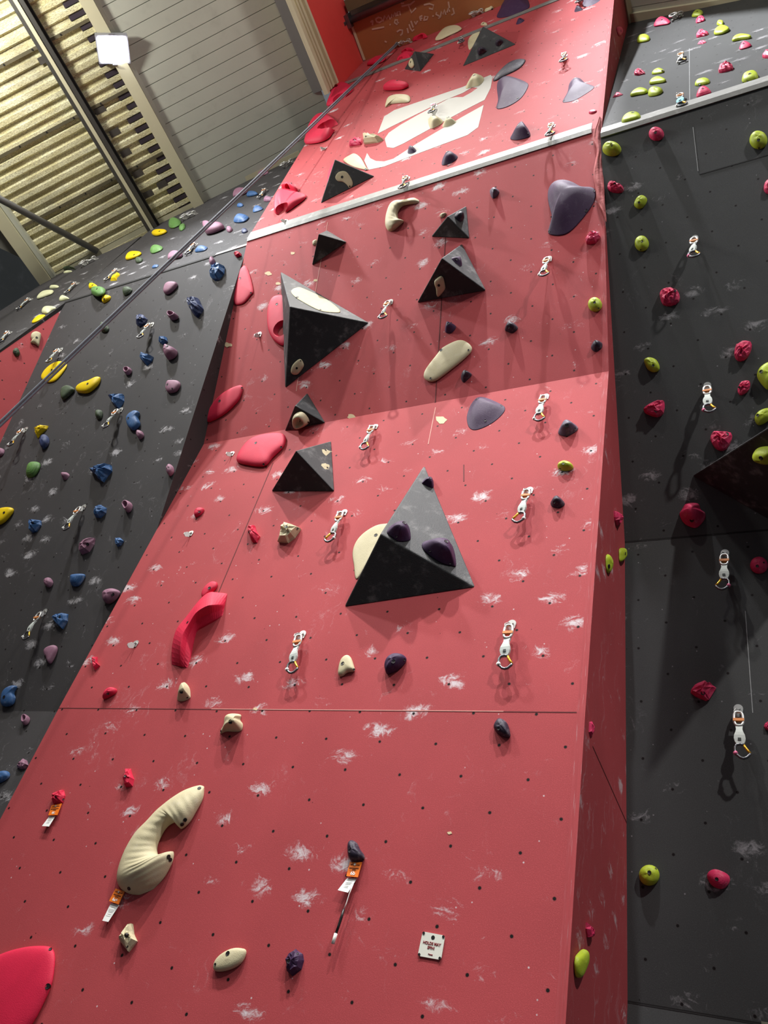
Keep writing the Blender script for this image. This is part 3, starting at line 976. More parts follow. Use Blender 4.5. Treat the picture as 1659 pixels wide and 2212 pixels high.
    Rm.translation = O; inv = Rm.inverted()
    o = empty(name, O); o.matrix_world = Rm
    lv = [inv @ v for v in vs]
    b = fix_normals(mesh_obj('hold_body', lv, fs, mat or HC[color], o, smooth))
    if smooth:
        sb = b.modifiers.new('sub', 'SUBSURF'); sb.levels = 1; sb.render_levels = 1
    wn = {'M': 'red wall', 'L': 'left black wall', 'R': 'right black wall', 'S': 'side of the red wall', 'F': 'corner of the left wall'}.get(wall, 'black volumes')
    tag(o, label, 'climbing hold', '%s holds on the %s' % ({'moss': 'green', 'navy': 'blue', 'plum': 'purple', 'slate': 'purple', 'pale': 'cream'}.get(color, color), wn))
    # bolt sockets where the photo shows them, else one in the middle of the visible face
    if not nobolt:
        bvh = BVHTree.FromPolygons([tuple(v) for v in vs], fs)
        bl = pts(fr, bolts) if bolts else [((tb[0] + tb[1]) / 2 + .02 * (tb[1] - tb[0]), (tb[2] + tb[3]) / 2 - .06 * (tb[3] - tb[2]))]
        for bi, q in enumerate(bl):
            d = ray(*q).normalized()
            loc, nor, idx, ds = bvh.ray_cast(CAM, d)
            if loc is None: continue
            if nor.dot(d) > 0: nor = -nor
            rad = min(.0095, .095 * md) if bi == 0 else min(.006, .055 * md)
            nor = (nor * .6 + seg.n * .4).normalized()
            mb = MB(); c0 = loc - nor * rad * .8
            x = nor.orthogonal().normalized(); y = nor.cross(x); K = 14
            ro = [c0 + nor * (rad * .8 + .0012) + (x * math.cos(2 * math.pi * k / K) + y * math.sin(2 * math.pi * k / K)) * rad for k in range(K)]
            rbm = [c0 + (x * math.cos(2 * math.pi * k / K) + y * math.sin(2 * math.pi * k / K)) * rad for k in range(K)]
            ri_ = [c0 + nor * (rad * .8 + .0002) + (x * math.cos(2 * math.pi * k / K) + y * math.sin(2 * math.pi * k / K)) * rad * .62 for k in range(K)]
            mb.add(rbm + ro + ri_, [(k, (k + 1) % K, K + (k + 1) % K, K + k) for k in range(K)] + [(K + k, K + (k + 1) % K, 2 * K + (k + 1) % K, 2 * K + k) for k in range(K)] + [tuple(2 * K + k for k in range(K)), tuple(range(K - 1, -1, -1))])
            mb.build('bolt' if bi == 0 else 'screw', MAT['bolt'], o, inv=inv)
    return o


def dish(o, fr, spots):
    """hollow out the scoops of a hold where the photo shows them: (x, y, radius in frame units, depth)"""
    body = [c for c in o.children if c.name.startswith('hold_body')][0]
    for x, y, r, dep in spots:
        bpy.context.view_layer.update()
        dg = bpy.context.evaluated_depsgraph_get(); dg.update()
        ev = body.evaluated_get(dg); me = ev.to_mesh(); mwb = ev.matrix_world.copy()
        bvh = BVHTree.FromPolygons([tuple(mwb @ v.co) for v in me.vertices], [tuple(q.vertices) for q in me.polygons])
        ev.to_mesh_clear()
        x0, y0, k = FR[fr]
        d = ray(x0 + x / k, y0 + y / k).normalized(); loc, nor, i_, ds = bvh.ray_cast(CAM, d)
        if loc is None: continue
        R_ = ds * r / k / FPX
        bm = bmesh.new(); bmesh.ops.create_icosphere(bm, subdivisions=4, radius=R_ * 1.12)
        cme = bpy.data.meshes.new('cutter'); bm.to_mesh(cme); bm.free()
        co = bpy.data.objects.new('cutter', cme); COL.objects.link(co); co.location = loc - d * (R_ * (1.12 - dep))
        bo = body.modifiers.new('cut', 'BOOLEAN'); bo.operation = 'DIFFERENCE'; bo.object = co; bo.solver = 'EXACT'
        bpy.context.view_layer.update(); dg = bpy.context.evaluated_depsgraph_get(); dg.update()
        new = bpy.data.meshes.new_from_object(body.evaluated_get(dg))
        body.modifiers.clear(); old = body.data; body.data = new; new.name = 'hold_body'
        bpy.data.meshes.remove(old); bpy.data.objects.remove(co); bpy.data.meshes.remove(cme)
    try:
        body.data.set_sharp_from_angle(angle=math.radians(40))
    except Exception:
        pass
    return o


def strip_hold(wall, color, fr, pairs, label, h=.4, ridge=.5, bolts=None, sharp=False, grooves=False):
    """long curved hold given by pairs of points on its two edges"""
    q = pts(fr, pairs); N_H[0] += 1
    pr = [(q[i], q[i + 1]) for i in range(0, len(q), 2)]
    # resample along the length
    def cr(a, b, c, d, t): return tuple(0.5 * (2 * b[j] + (c[j] - a[j]) * t + (2 * a[j] - 5 * b[j] + 4 * c[j] - d[j]) * t * t + (3 * b[j] - a[j] - 3 * c[j] + d[j]) * t ** 3) for j in (0, 1))
    L = []
    for i in range(len(pr) - 1):
        for k in range(4):
            t = k / 4
            L.append(tuple(cr(pr[max(0, i - 1)][e], pr[i][e], pr[i + 1][e], pr[min(len(pr) - 1, i + 2)][e], t) for e in (0, 1)))
    L.append(pr[-1])
    mid = L[len(L) // 2]; c = ((mid[0][0] + mid[1][0]) / 2, (mid[0][1] + mid[1][1]) / 2)
    seg, P = pick(wall, c)
    cross = [(0, 0), (.0, .18), (.06, .5), (.18, .75), (.34, .93), (.5, 1), (.66, .93), (.82, .75), (.94, .5), (1, .18), (1, 0)]
    if sharp: cross = [(0, 0), (0, .35), (.04, .42), (ridge * .5, .72), (ridge - .04, .97), (ridge, 1), (ridge + .05, .93), (.5 + ridge / 2, .52), (.97, .12), (1, .0)]
    vs = []; zs_ = []; K = len(cross); m = len(L)
    wmax = max((seg.hit(a) - seg.hit(b)).length for a, b in L)
    for i, (a, b) in enumerate(L):
        A, B = seg.hit(a), seg.hit(b)
        w = (A - B).length; endf = math.sin(math.pi * min(.5, max(.03, (i + .4) / m * 2.2 if i < m / 2 else (m - 1 - i + .4) / m * 2.2)))
        hh = h * wmax * (.35 + .65 * (w / wmax)) * endf
        for f, z in cross:
            zz = hh * z
            if grooves and .3 < f < .97: zz *= 1 - .06 * (math.sin(i * 2.6) > .3)
            p = A + (B - A) * f + seg.n * (zz - .001)
            vs.append(p); zs_.append(zz / (h * wmax))
    # pull the raised middle back so that the outline stays the traced one
    d0 = proj(P); d1 = proj(P + seg.n * h * wmax); sh = (cu0(seg, d1, d0))
    for i in range(m):
        for k in range(K):
            z = cross[k][1] * (h * wmax)
            if 0 < k < K - 1:
                e = zs_[i * K + k] * (1 - .5 * abs(2 * cross[k][0] - 1))
                vs[i * K + k] = vs[i * K + k] - sh * (.55 * e)
    fs = [(i * K + k, i * K + k + 1, (i + 1) * K + k + 1, (i + 1) * K + k) for i in range(m - 1) for k in range(K - 1)]
    fs += [tuple(range(K)), tuple((m - 1) * K + k for k in range(K - 1, -1, -1))]
    fs += [((i + 1) * K, (i + 1) * K + K - 1, i * K + K - 1, i * K) for i in range(m - 1)]
    Rm = Matrix((seg.u, seg.v, seg.n)).transposed().to_4x4(); Rm.translation = P; inv = Rm.inverted()
    o = empty('climbing_hold', P); o.matrix_world = Rm
    b = fix_normals(mesh_obj('hold_body', [inv @ v for v in vs], fs, HC[color], o, not sharp))
    if not sharp:
        sb = b.modifiers.new('sub', 'SUBSURF'); sb.levels = 1; sb.render_levels = 2
    wn = {'M': 'red wall', 'L': 'left black wall', 'R': 'right black wall'}[wall]
    tag(o, label, 'climbing hold', '%s holds on the %s' % ({'plum': 'purple'}.get(color, color), wn))
    if bolts:
        bvh = BVHTree.FromPolygons([tuple(v) for v in vs], fs)
        for q in pts(fr, bolts):
            d = ray(*q).normalized(); loc, nor, idx, ds = bvh.ray_cast(CAM, d)
            if loc is None: continue
            if nor.dot(d) > 0: nor = -nor
            mb = MB(); mb.disc(loc - nor * .003, nor, .0075, .0045, 12); mb.build('screw', MAT['bolt'], o, inv=inv)
    return o


def cu0(seg, d1, d0):
    return seg.hit(d1) - seg.hit(d0)


# ------------------------------------------------------------------ quickdraws, hangers, anchors
def hanger_parts(P, n, dn, sd, par, inv, k=1.0):
    mb = MB()
    K = 10; w = .017 * k
    pl = [P + sd * (w * math.cos(a)) - dn * (w * math.sin(a)) for a in [math.pi * j / K for j in range(K + 1)]]
    pl += [P - sd * w * .8 + dn * .022 * k, P + sd * w * .8 + dn * .022 * k]
    mb.prism(pl, n * .003)
    c = P + dn * .026 * k
    # folded eye standing off the wall
    ring = [c + n * (.004 + .030 * k * f) + dn * g * k - sd * (.016 * k * f) for f, g in ((0, -.022), (.6, -.02), (1, -.006), (1, .006), (.6, .016), (0, .006))]
    mb.prism(ring, sd * .003)
    mb.build('hanger', MAT['steel'], par, inv=inv)
    mb = MB(); mb.disc(P + n * .003, n, .0085 * k, .008, 6); mb.build('hanger_bolt', MAT['steel'], par, inv=inv)


def quickdraw(wall, top, bot, label, tape='whitetape', sling='sling', band='orangetape', gate='goldgate', flip=1, twist=0.0, group=None):
    seg, P = pick(wall, top)
    n = V((seg.n.x, seg.n.y, 0)).normalized()
    if n.dot(CF) > 0: n = -n
    sd = V((0, 0, 1)).cross(n).normalized()
    if sd.x < 0: sd = -sd
    off = .028
    A = P + seg.n * off
    B = onplane(bot, A, n)
    ax = (B - A); Ltot = max(.15, min(.235, ax.length)); dn = ax.normalized()
    if dn.z > -.8: dn = (dn + V((0, 0, -1))).normalized()
    sd = (sd - dn * sd.dot(dn)).normalized()
    ct, st = math.cos(twist), math.sin(twist)
    s1 = sd * ct + n * st; n1 = n * ct - sd * st
    e = empty('quickdraw', P); inv = Matrix.Translation(-P)
    wn = {'M': 'red wall', 'L': 'left black wall', 'R': 'right black wall', 'F': 'left black wall'}[wall]
    tag(e, label, 'quickdraw', group or 'quickdraws on the ' + wn)
    k = Ltot / .22
    hanger_parts(P + seg.n * .001, seg.n, -seg.v if abs(seg.v.z) > .3 else dn, seg.u if wall != 'S' else sd, e, inv, max(.8, k))
    X = lambda a, s, z=0.0: A + dn * (a * Ltot) + sd * (s * Ltot) + n * z
    X2 = lambda a, s, z=0.0: A + dn * (a * Ltot) + s1 * (s * Ltot) + n1 * z
    # upper carabiner: a narrow oval
    path = []
    for j in range(20):
        a = 2 * math.pi * j / 20
        ca, sa = math.cos(a), math.sin(a)
        path.append(X(.245 + .135 * (abs(sa) ** .8) * (1 if sa > 0 else -1), .072 * (abs(ca) ** .6) * (1 if ca > 0 else -1)))
    mb = MB(); mb.tube(path, .0055 * k, 8, True); mb.build('carabiner', MAT['steel'], e, True, inv=inv)
    mb = MB(); mb.box(X(.275, 0), sd * (.088 * Ltot), dn * (.026 * Ltot), n * .0075); mb.build('tape_band', MAT[band], e, inv=inv)
    # webbing
    rows = [(.355, .052), (.40, .056), (.46, .05), (.52, .062), (.58, .085), (.64, .092), (.69, .08), (.73, .058), (.755, .05)]
    mb = MB(); vs = []; fs = []
    for a, w in rows:
        z = .004 * math.sin(a * 14)
        for sg in (-1, 1):
            for zz in (-.0045, .0045): vs.append(X2(a, sg * w, z + zz))
    for i in range(len(rows) - 1):
        b, c = 4 * i, 4 * i + 4
        fs += [(b, b + 1, c + 1, c), (b + 2, c + 2, c + 3, b + 3), (b, c, c + 2, b + 2), (b + 1, b + 3, c + 3, c + 1)]
    fs += [(0, 2, 3, 1), (c, c + 1, c + 3, c + 2)]
    mb.add(vs, fs); w = mb.build('webbing', MAT[sling], e, inv=inv)
    mb = MB(); mb.box(X2(.615, -.004, .0055), s1 * (.026 * Ltot), dn * (.06 * Ltot), n1 * .0012); mb.build('woven_label', MAT['ink'], w, inv=inv)
    # lower carabiner: bent D with a bright gate
    f = flip
    body = [X(.75, .055 * f), X(.735, .0), X(.75, -.06 * f), X(.80, -.085 * f), X(.88, -.09 * f), X(.93, -.065 * f), X(.985, -.01 * f), X(1.0, .035 * f), X(.985, .085 * f), X(.93, .135 * f), X(.905, .145 * f)]
    mb = MB(); mb.tube(body, .0052 * k, 8); mb.build('carabiner', MAT['darksteel'], e, True, inv=inv)
    mb = MB(); mb.tube([X(.752, .055 * f), X(.80, .078 * f), X(.85, .108 * f), X(.905, .145 * f)], .0048 * k, 8); mb.build('gate', MAT[gate], e, True, inv=inv)
    mb = MB(); mb.tube([X(.885, -.091 * f), X(.925, -.068 * f)], .0078 * k, 8); mb.build('marker_tape', MAT[tape], e, True, inv=inv)
    return e


def hanger(wall, px, label, k=1.0):
    seg, P = pick(wall, px)
    e = empty('bolt_hanger', P); inv = Matrix.Translation(-P)
    hanger_parts(P + seg.n * .001, seg.n, -seg.v, seg.u, e, inv, k)
    return tag(e, label, 'bolt hanger', 'bare hangers on the red wall')


def anchor(wall, a, b, label):
    """lower-off: two hangers joined by a chain with a big ring"""
    seg, P = pick(wall, a); Q = seg.hit(b)
    e = empty('anchor_chain', P); inv = Matrix.Translation(-P)
    hanger_parts(P + seg.n * .001, seg.n, -seg.v, seg.u, e, inv, 1.3)
    hanger_parts(Q + seg.n * .001, seg.n, -seg.v, seg.u, e, inv, 1.1)
    mb = MB(); nl = max(4, int((Q - P).length / .035))
    for i in range(nl):
        f = (i + .5) / nl; c = P + (Q - P) * f + seg.n * .03 - V((0, 0, .04 * math.sin(math.pi * f)))
        d = (Q - P).normalized(); x = seg.n if i % 2 else d.cross(seg.n)
        mb.tube([c + d * (.024 * math.cos(t)) + x * (.013 * math.sin(t)) for t in [2 * math.pi * j / 10 for j in range(10)]], .0045, 6, True)
    mb.build('chain', MAT['steel'], e, True, inv=inv)
    mb = MB(); c = P + seg.n * .045 - V((0, 0, .045))
    mb.tube([c + seg.u * (.03 * math.cos(t)) + V((0, 0, .042 * math.sin(t))) for t in [2 * math.pi * j / 14 for j in range(14)]], .0065, 8, True)
    mb.build('ring', MAT['steel'], e, True, inv=inv)
    return tag(e, label, 'anchor chain', 'lower-off chains at the wall tops')

# ------------------------------------------------------------------ holds on the red wall
h_ = hold
# coral red
h_('M', 'coral', 'N', "0,1665 100,1630 200,1610 310,1608 350,1625 368,1680 360,1770 345,1860 300,1960 250,2060 190,2150 90,2260 -100,2300 -240,2150 -240,1900 -130,1740", 'plate', 'huge smooth coral red hold cut off at the bottom left corner of the red wall', h=.10, bolts="305,1868 322,1630")
strip_hold('M', 'coral', 'I', "1455,838 1425,978 1400,841 1380,1010 1350,845 1330,1038 1290,890 1265,1075 1200,1000 1250,1110 1140,1080 1238,1160 1110,1190 1224,1235 1100,1290 1200,1313", 'long curved coral red horn with chalk on its bend, lower left of the red wall', .42, .55, bolts="1200,1020", sharp=True)
h_('M', 'coral', 'I', "1395,765 1360,760 1310,800 1288,850 1303,875 1345,842 1390,800", 'plate', 'small coral red pill hold touching the top of the curved coral horn', bolts="1340,800")
h_('M', 'coral', 'I', "1308,290 1280,285 1250,305 1242,330 1250,352 1285,335 1305,310", 'dome', 'little coral red crimp on the red wall, above the hanger without a draw', bolts="1275,312")
h_('M', 'coral', 'J', "400,410 448,398 455,430 482,470 460,515 430,510 405,450", 'facet', 'small angular coral red hold just left of the cream fan-shaped hold', bolts="410,440")
h_('M', 'coral', 'I', "585,1245 622,1240 622,1280 642,1300 605,1330 590,1290", 'facet', 'tiny coral red chip nearest the lower left black wall edge', bolts="600,1262")
h_('M', 'coral', 'I', "655,1515 680,1455 720,1435 752,1445 740,1475 700,1500", 'dome', 'small coral red lens just above the long joint, left part of red wall', bolts="690,1475")
h_('M', 'coral', 'N', "810,475 835,475 845,510 862,545 850,590 800,598 785,550 805,520", 'facet', 'small coral red hold above the big cream crescent, left of its tip', bolts="803,522")
h_('M', 'coral', 'N', "330,660 350,625 410,610 420,650 405,695 340,705", 'facet', 'small coral red hold with an orange tag hanging right under it', bolts="352,660 405,672")
dish(h_('M', 'coral', 'F', "340,1292 200,1300 100,1350 30,1470 110,1505 215,1510 270,1450 345,1370", 'plate', 'big domed coral red hold beside the volume with two cream pockets', h=.13, bolts="155,1353 318,1380 205,1490"), 'F', [(120, 1500, 75, .55)])
h_('M', 'coral', 'E', "1555,985 1480,1005 1400,1060 1340,1140 1320,1215 1350,1220 1430,1180 1500,1120 1545,1060", 'plate', 'slanting coral red wing at the left edge of the red wall, above the joint', h=.11, bolts="1405,1085 1548,1000")
h_('M', 'coral', 'E', "1575,220 1540,240 1510,320 1495,400 1500,470 1560,465 1610,410 1625,385 1605,290", 'plate', 'coral red shield at the left edge of the red wall, below the aluminium strip', h=.10, bolts="1535,300 1605,393")
dish(h_('M', 'coral', 'F', "350,410 270,415 235,480 228,570 240,650 280,710 340,738 368,690 372,560 368,470", 'plate', 'coral red half round hold tucked against the left side of the biggest cream-plated volume', h=.13, bolts="290,465"), 'F', [(300, 600, 60, .35)])
dish(h_('M', 'coral', 'B', "275,1370 278,1265 300,1225 345,1205 428,1228 485,1258 400,1330 345,1365", 'dome', 'coral red scoop at the left edge of red wall, just above the strip', h=.13, peak="310,1330", nobolt=True), 'W', [(262, 2010, 85, .75)])
dish(h_('M', 'coral', 'B', "320,1200 345,1168 390,1166 428,1210 420,1232 380,1220", 'dome', 'small coral red lip directly on top of the left edge scoop', bolts="380,1172"), 'W', [(345, 1790, 50, .5)])
dish(h_('M', 'coral', 'B', "470,925 475,870 500,790 550,730 610,725 690,795 660,840 625,890 560,920", 'dome', 'biggest coral red pocketed hold near the top left edge', peak="630,800", h=.16, nobolt=True), 'W', [(880, 940, 115, .6), (800, 1000, 60, .5)])
dish(h_('M', 'coral', 'U', "580,1270 620,1150 660,1060 740,985 830,990 905,1065 860,1120 780,1180 700,1230 650,1260", 'dome', 'coral red hold with a round dish, upper left edge under the cream flashing', peak="735,1125", h=.15, bolts="702,1030 835,1112"), 'W', [(1008, 622, 85, .45)])
h_('M', 'coral', 'B', "970,580 1000,530 1050,508 1110,525 1140,540 1100,575 1040,585", 'plate', 'coral red lens above the cream sausage hold near the logo', bolts="1060,515")
h_('M', 'coral', 'U', "1065,790 1120,720 1190,670 1260,665 1300,690 1250,740 1180,770", 'plate', 'coral red blade crossed by the rope just above the topmost strip', nobolt=True)
dish(h_('M', 'coral', 'V', "315,730 340,680 390,630 450,610 510,620 490,665 470,690 380,715", 'dome', 'lower of two coral red domes left of the topmost small pyramid', nobolt=True), 'V', [(350, 705, 32, .6)])
dish(h_('M', 'coral', 'V', "370,630 400,590 460,565 520,580 510,605 450,612", 'dome', 'upper of two coral red domes left of the topmost small pyramid', nobolt=True), 'V', [(400, 615, 28, .6)])
dish(h_('M', 'coral', 'V', "500,498 520,420 560,380 630,385 690,430 640,460 560,480", 'dome', 'coral red dome under the brown board right of the rope anchor', bolts="568,400"), 'V', [(570, 468, 55, .5)])
h_('M', 'pink', 'B', "755,935 765,900 800,875 835,880 835,920 800,930", 'rock', 'small pink rock left against the cream wedge below the logo', bolts="790,895")
h_('M', 'pink', 'C', "1175,1905 1180,1850 1215,1800 1260,1800 1290,1835 1260,1880 1240,1900", 'rock', 'deep pink rock at the right edge under the giant purple sloper', bolts="1222,1808")
h_('M', 'pink', 'C', "1196,880 1210,860 1240,852 1262,862 1245,880 1215,888", 'dome', 'flat dark pink button above the right end of the strip', nobolt=True)
h_('M', 'coral', 'W', "960,1435 905,1490 868,1590 850,1700 862,1725 900,1660 960,1500", 'dome', 'coral red sliver showing behind the left edge of the hook volume', h=.05, nobolt=True)
# cream
strip_hold('M', 'cream', 'N', "1307,590 1307,602 1275,582 1300,670 1190,612 1262,750 1110,662 1215,830 1050,708 1162,866 1000,752 1147,818 940,818 1080,848 870,890 1032,925 810,990 1013,985 775,1075 1025,1035 755,1155 1085,1022 757,1210 1120,1010 785,1255 1112,1075 835,1280 1050,1180 895,1284 975,1252", 'huge cream crescent hold with ribbed inner curve, lower left of the red wall', .30, bolts="825,1243 1275,600 1185,803 1165,833 1080,1038 1090,1058", grooves=True)
h_('M', 'cream', 'G', "50,1050 65,990 150,880 185,835 280,785 340,780 395,820 395,865 330,930 230,1010 140,1075 85,1080", 'plate', 'large flat cream lens-shaped hold in the leaning middle section', peak="200,930", h=.10, bolts="175,850 372,850 100,1053")
h_('M', 'cream', 'J', "640,377 615,410 600,440 590,510 655,515 700,480 743,415 690,390", 'facet', 'cream fan-shaped hold, left of a quickdraw and above the joint', peak="650,430", bolts="645,408 718,420")
h_('M', 'cream', 'J', "1040,1228 1005,1250 985,1300 978,1365 1005,1370 1040,1345 1088,1335 1085,1300 1065,1245", 'plate', 'cream arrowhead hold left of the dark purple egg below the largest volume', bolts="1008,1283 1080,1322")
h_('M', 'cream', 'I', "1183,1403 1160,1420 1140,1470 1135,1520 1170,1528 1215,1510 1222,1490 1215,1440", 'bell', 'cream nub under the foot of the coral horn, just above the joint', peak="1175,1435", bolts="1160,1465 1198,1500")
h_('M', 'cream', 'N', "1440,140 1480,122 1545,130 1540,165 1558,195 1540,240 1450,240 1412,255 1410,235 1430,195", 'bell', 'cream horned hold just under the long joint', peak="1500,165", bolts="1474,175 1415,235")
h_('M', 'cream', 'N', "850,1465 820,1470 780,1520 760,1560 765,1590 822,1650 883,1580 860,1535", 'facet', 'cream angular hold below the paper slip of the crescent', bolts="807,1545 814,1612")
h_('M', 'cream', 'N', "1585,1640 1540,1622 1480,1630 1410,1670 1370,1720 1368,1770 1420,1778 1500,1755 1560,1710", 'plate', 'smooth cream oval near the bottom, left of the purple facetted hold', bolts="1457,1658 1377,1728")
h_('v2', 'cream', 'F', "380,380 420,357 460,365 600,430 680,490 697,520 640,522 560,508 450,450 400,415", 'plate', 'long cream plate on the top face of the big middle volume', h=.03, bolts="420,420 570,500")
h_('v2', 'cream', 'F', "440,815 395,850 380,890 390,915 425,915 455,880 465,850", 'plate', 'small cream creased pebble low on the black face of the big middle volume', bolts="418,875 443,828")
h_('v3', 'cream', 'F', "1350,283 1305,305 1298,330 1310,365 1315,410 1330,415 1365,375 1370,345", 'plate', 'cream fang on the dark face of a volume, below a purple knob', bolts="1327,345")
h_('v9', 'cream', 'F', "440,1147 400,1165 388,1200 400,1255 440,1265 505,1225 480,1170", 'cup', 'round cream ring hold filling the face of a small volume', bolts="433,1210 490,1222")
h_('v10', 'cream', 'F', "570,1390 610,1388 647,1408 605,1443 570,1415", 'facet', 'upper of two cream pockets on a volume right face', h=.02, bolts="603,1400")
h_('v10', 'cream', 'F', "562,1485 600,1475 642,1490 625,1530 600,1533 565,1500", 'facet', 'lower of two cream pockets on a volume right face', h=.02, bolts="615,1512")
h_('M', 'cream', 'J', "1330,388 1285,388 1220,400 1140,450 1090,510 1070,580 1080,660 1097,750 1180,640 1330,480", 'plate', 'cream half disc peeking out behind the left edge of the largest volume', h=.05, bolts="1220,462")
strip_hold('M', 'cream', 'B', "1203,1283 1200,1296 1168,1267 1172,1306 1105,1282 1125,1313 1048,1287 1088,1330 1013,1315 1066,1368 990,1380 1076,1411 985,1440 1107,1418 1000,1475 1062,1458 1020,1482 1034,1478", 'small cream crescent hold just below the aluminium strip', .36, grooves=True)
h_('v6', 'cream', 'B', "705,1095 680,1105 663,1135 680,1160 715,1165 745,1190 755,1205 775,1190 775,1160 750,1115 730,1097", 'plate', 'curved cream hook on the face of the volume above the strip', h=.05, bolts="708,1133 757,1193")
h_('M', 'cream', 'B', "715,1025 760,992 790,982 830,1010 865,1075 875,1092 810,1080 760,1060", 'plate', 'cream fin rising behind the volume with the hook', h=.08, bolts="858,1083")
h_('M', 'cream', 'B', "840,855 880,848 975,880 940,905 850,925", 'facet', 'cream wedge touching a small pink rock below the logo', bolts="860,870")
h_('M', 'cream', 'B', "985,690 988,655 1005,620 1060,603 1130,605 1147,630 1135,655 1080,660 1020,668", 'dome', 'cream sausage hold left of the top of the white logo', h=.10, nobolt=True)
h_('M', 'cream', 'B', "1500,570 1510,530 1550,472 1600,480 1618,510 1590,545 1540,560", 'bell', 'cream nub on the upper right corner of the white logo', peak="1560,490", bolts="1553,482")
h_('M', 'cream', 'B', "1258,760 1280,742 1330,745 1355,780 1300,820 1270,820", 'bell', 'larger left one of two cream nubs inside the white logo', bolts="1335,752", peak="1300,755")
h_('M', 'cream', 'B', "1350,815 1370,755 1385,745 1420,760 1440,780 1400,805", 'bell', 'smaller right one of two cream nubs inside the white logo', bolts="1385,752", peak="1388,755")
h_('M', 'cream', 'V', "775,495 800,440 870,350 960,305 1050,300 1098,335 1050,375 960,420 850,480", 'plate', 'pale cream blade between the top strip and the brown board', h=.12, nobolt=True)
h_('M', 'cream', 'V', "1365,150 1390,90 1430,45 1475,40 1470,100 1430,120", 'dome', 'cream fin left of the purple sloper at the top edge of red wall', bolts="1452,105")
h_('M', 'cream', 'V', "1185,600 1165,500 1200,430 1280,370 1310,380 1260,500", 'plate', 'cream half disc behind the left edge of the highest big volume', h=.06, nobolt=True)
h_('M', 'cream', 'V', "1320,305 1335,270 1370,262 1400,290 1380,310", 'dome', 'cream nub behind the tip of the highest big volume', bolts="1350,278")
h_('v8', 'cream', 'V', "455,770 470,720 500,698 530,780 500,818 465,800", 'plate', 'cream pebble on the dark face of the topmost small volume', bolts="480,740")
h_('M', 'cream', 'B', "1333,1385 1348,1366 1378,1362 1365,1380 1350,1395", 'dome', 'cream edge showing behind the volume with one dark purple knob', nobolt=True)
h_('M', 'cream', 'B', "518,1568 522,1545 548,1533 545,1560 530,1573", 'dome', 'cream edge showing left of the small bare volume', nobolt=True)
# purple family
h_('M', 'purple', 'C', "875,1520 890,1450 940,1405 1010,1398 1080,1420 1140,1455 1220,1455 1255,1490 1245,1570 1190,1660 1080,1790 1000,1840 910,1840 875,1815 900,1750 910,1690 885,1600", 'bell', 'giant purple sloper at the right edge of the red wall under the strip', peak="985,1470", h=.24, bolts="1175,1640 888,1803 1238,1487")
h_('M', 'purple', 'C', "480,690 490,630 540,592 610,600 720,645 722,690 670,770 580,830 500,855 475,840 490,780", 'bell', 'big purple bell sloper right of the white logo', peak="560,625", h=.16, bolts="640,762 485,835")
h_('M', 'plum', 'C', "450,630 480,580 560,500 640,462 703,462 690,500 640,545 540,595 475,632", 'dome', 'long dark plum ridge directly above the big purple bell sloper', h=.09, nobolt=True)
h_('M', 'purple', 'C', "990,795 1030,720 1045,650 1085,605 1130,610 1180,655 1240,672 1220,705 1100,780 1030,800", 'bell', 'purple witch-hat sloper nearest the upper right edge of the red wall', peak="1100,630", h=.13, bolts="1090,610 1003,782")
h_('M', 'purple', 'C', "585,1085 600,1040 635,980 680,945 715,975 742,1035 730,1070 640,1095", 'bell', 'purple cone just above the aluminium strip, left of a quickdraw', peak="680,965", bolts="650,975 722,1035")
h_('M', 'purple', 'C', "50,1285 65,1210 95,1178 140,1180 178,1215 150,1255 90,1285", 'bell', 'purple cone above the strip, below the lower band of the logo', peak="110,1190", bolts="95,1182")
h_('M', 'purple', 'B', "1130,985 1132,950 1155,930 1185,960 1170,980", 'bell', 'tiny purple nub touching the lowest band of the white logo', bolts="1152,938")
h_('M', 'purple', 'C', "630,190 645,150 665,138 697,155 660,185", 'bell', 'small purple nub under the topmost strip, right of the highest big volume', bolts="665,147")
h_('M', 'purple', 'C', "480,140 510,60 530,0 560,-60 680,-60 740,45 690,85 580,130", 'bell', 'purple sloper cut by the top of the frame above the topmost strip', h=.16, nobolt=True)
h_('M', 'purple', 'C', "1155,55 1150,10 1170,-30 1260,-30 1290,0 1220,45", 'bell', 'purple sloper cut by the top of the frame near the right edge', h=.1, nobolt=True)
h_('M', 'purple', 'C', "1085,92 1095,55 1115,40 1152,72 1110,92", 'bell', 'small purple nub at the upper right beside a half hidden quickdraw', bolts="1105,55")
h_('M', 'slate', 'C', "425,1490 435,1470 465,1458 500,1490 490,1520 455,1550 435,1530", 'bell', 'little greyish purple knob in the middle, left of the giant sloper', peak="462,1478", bolts="462,1480")
h_('v7', 'plum', 'V', "1275,610 1290,575 1340,560 1390,590 1385,620 1300,660", 'bell', 'lower left plum knob on the highest big volume', nobolt=True)
h_('v7', 'plum', 'V', "1490,520 1510,480 1555,468 1590,495 1560,540 1510,550", 'bell', 'upper right plum knob on the highest big volume', nobolt=True)
h_('v5', 'plum', 'C', "150,1685 165,1650 190,1645 222,1665 225,1700 200,1730 165,1710", 'bell', 'dark purple knob on a volume near the right of the small crescent', nobolt=True)
h_('v3', 'purple', 'F', "1405,170 1430,160 1460,165 1475,200 1470,225 1440,205", 'bell', 'small purple knob on the grey top face above a cream fang', bolts="1440,178")
h_('M', 'purple', 'G', "203,710 210,655 230,645 270,665 283,690 250,730 215,730", 'bell', 'small purple knob just above the large cream lens hold', peak="228,658", bolts="226,660")
h_('M', 'plum', 'G', "632,705 645,660 680,645 728,690 690,730 650,720", 'bell', 'dark plum knob with chalk above it, right of the cream lens hold', peak="668,660", bolts="660,685")
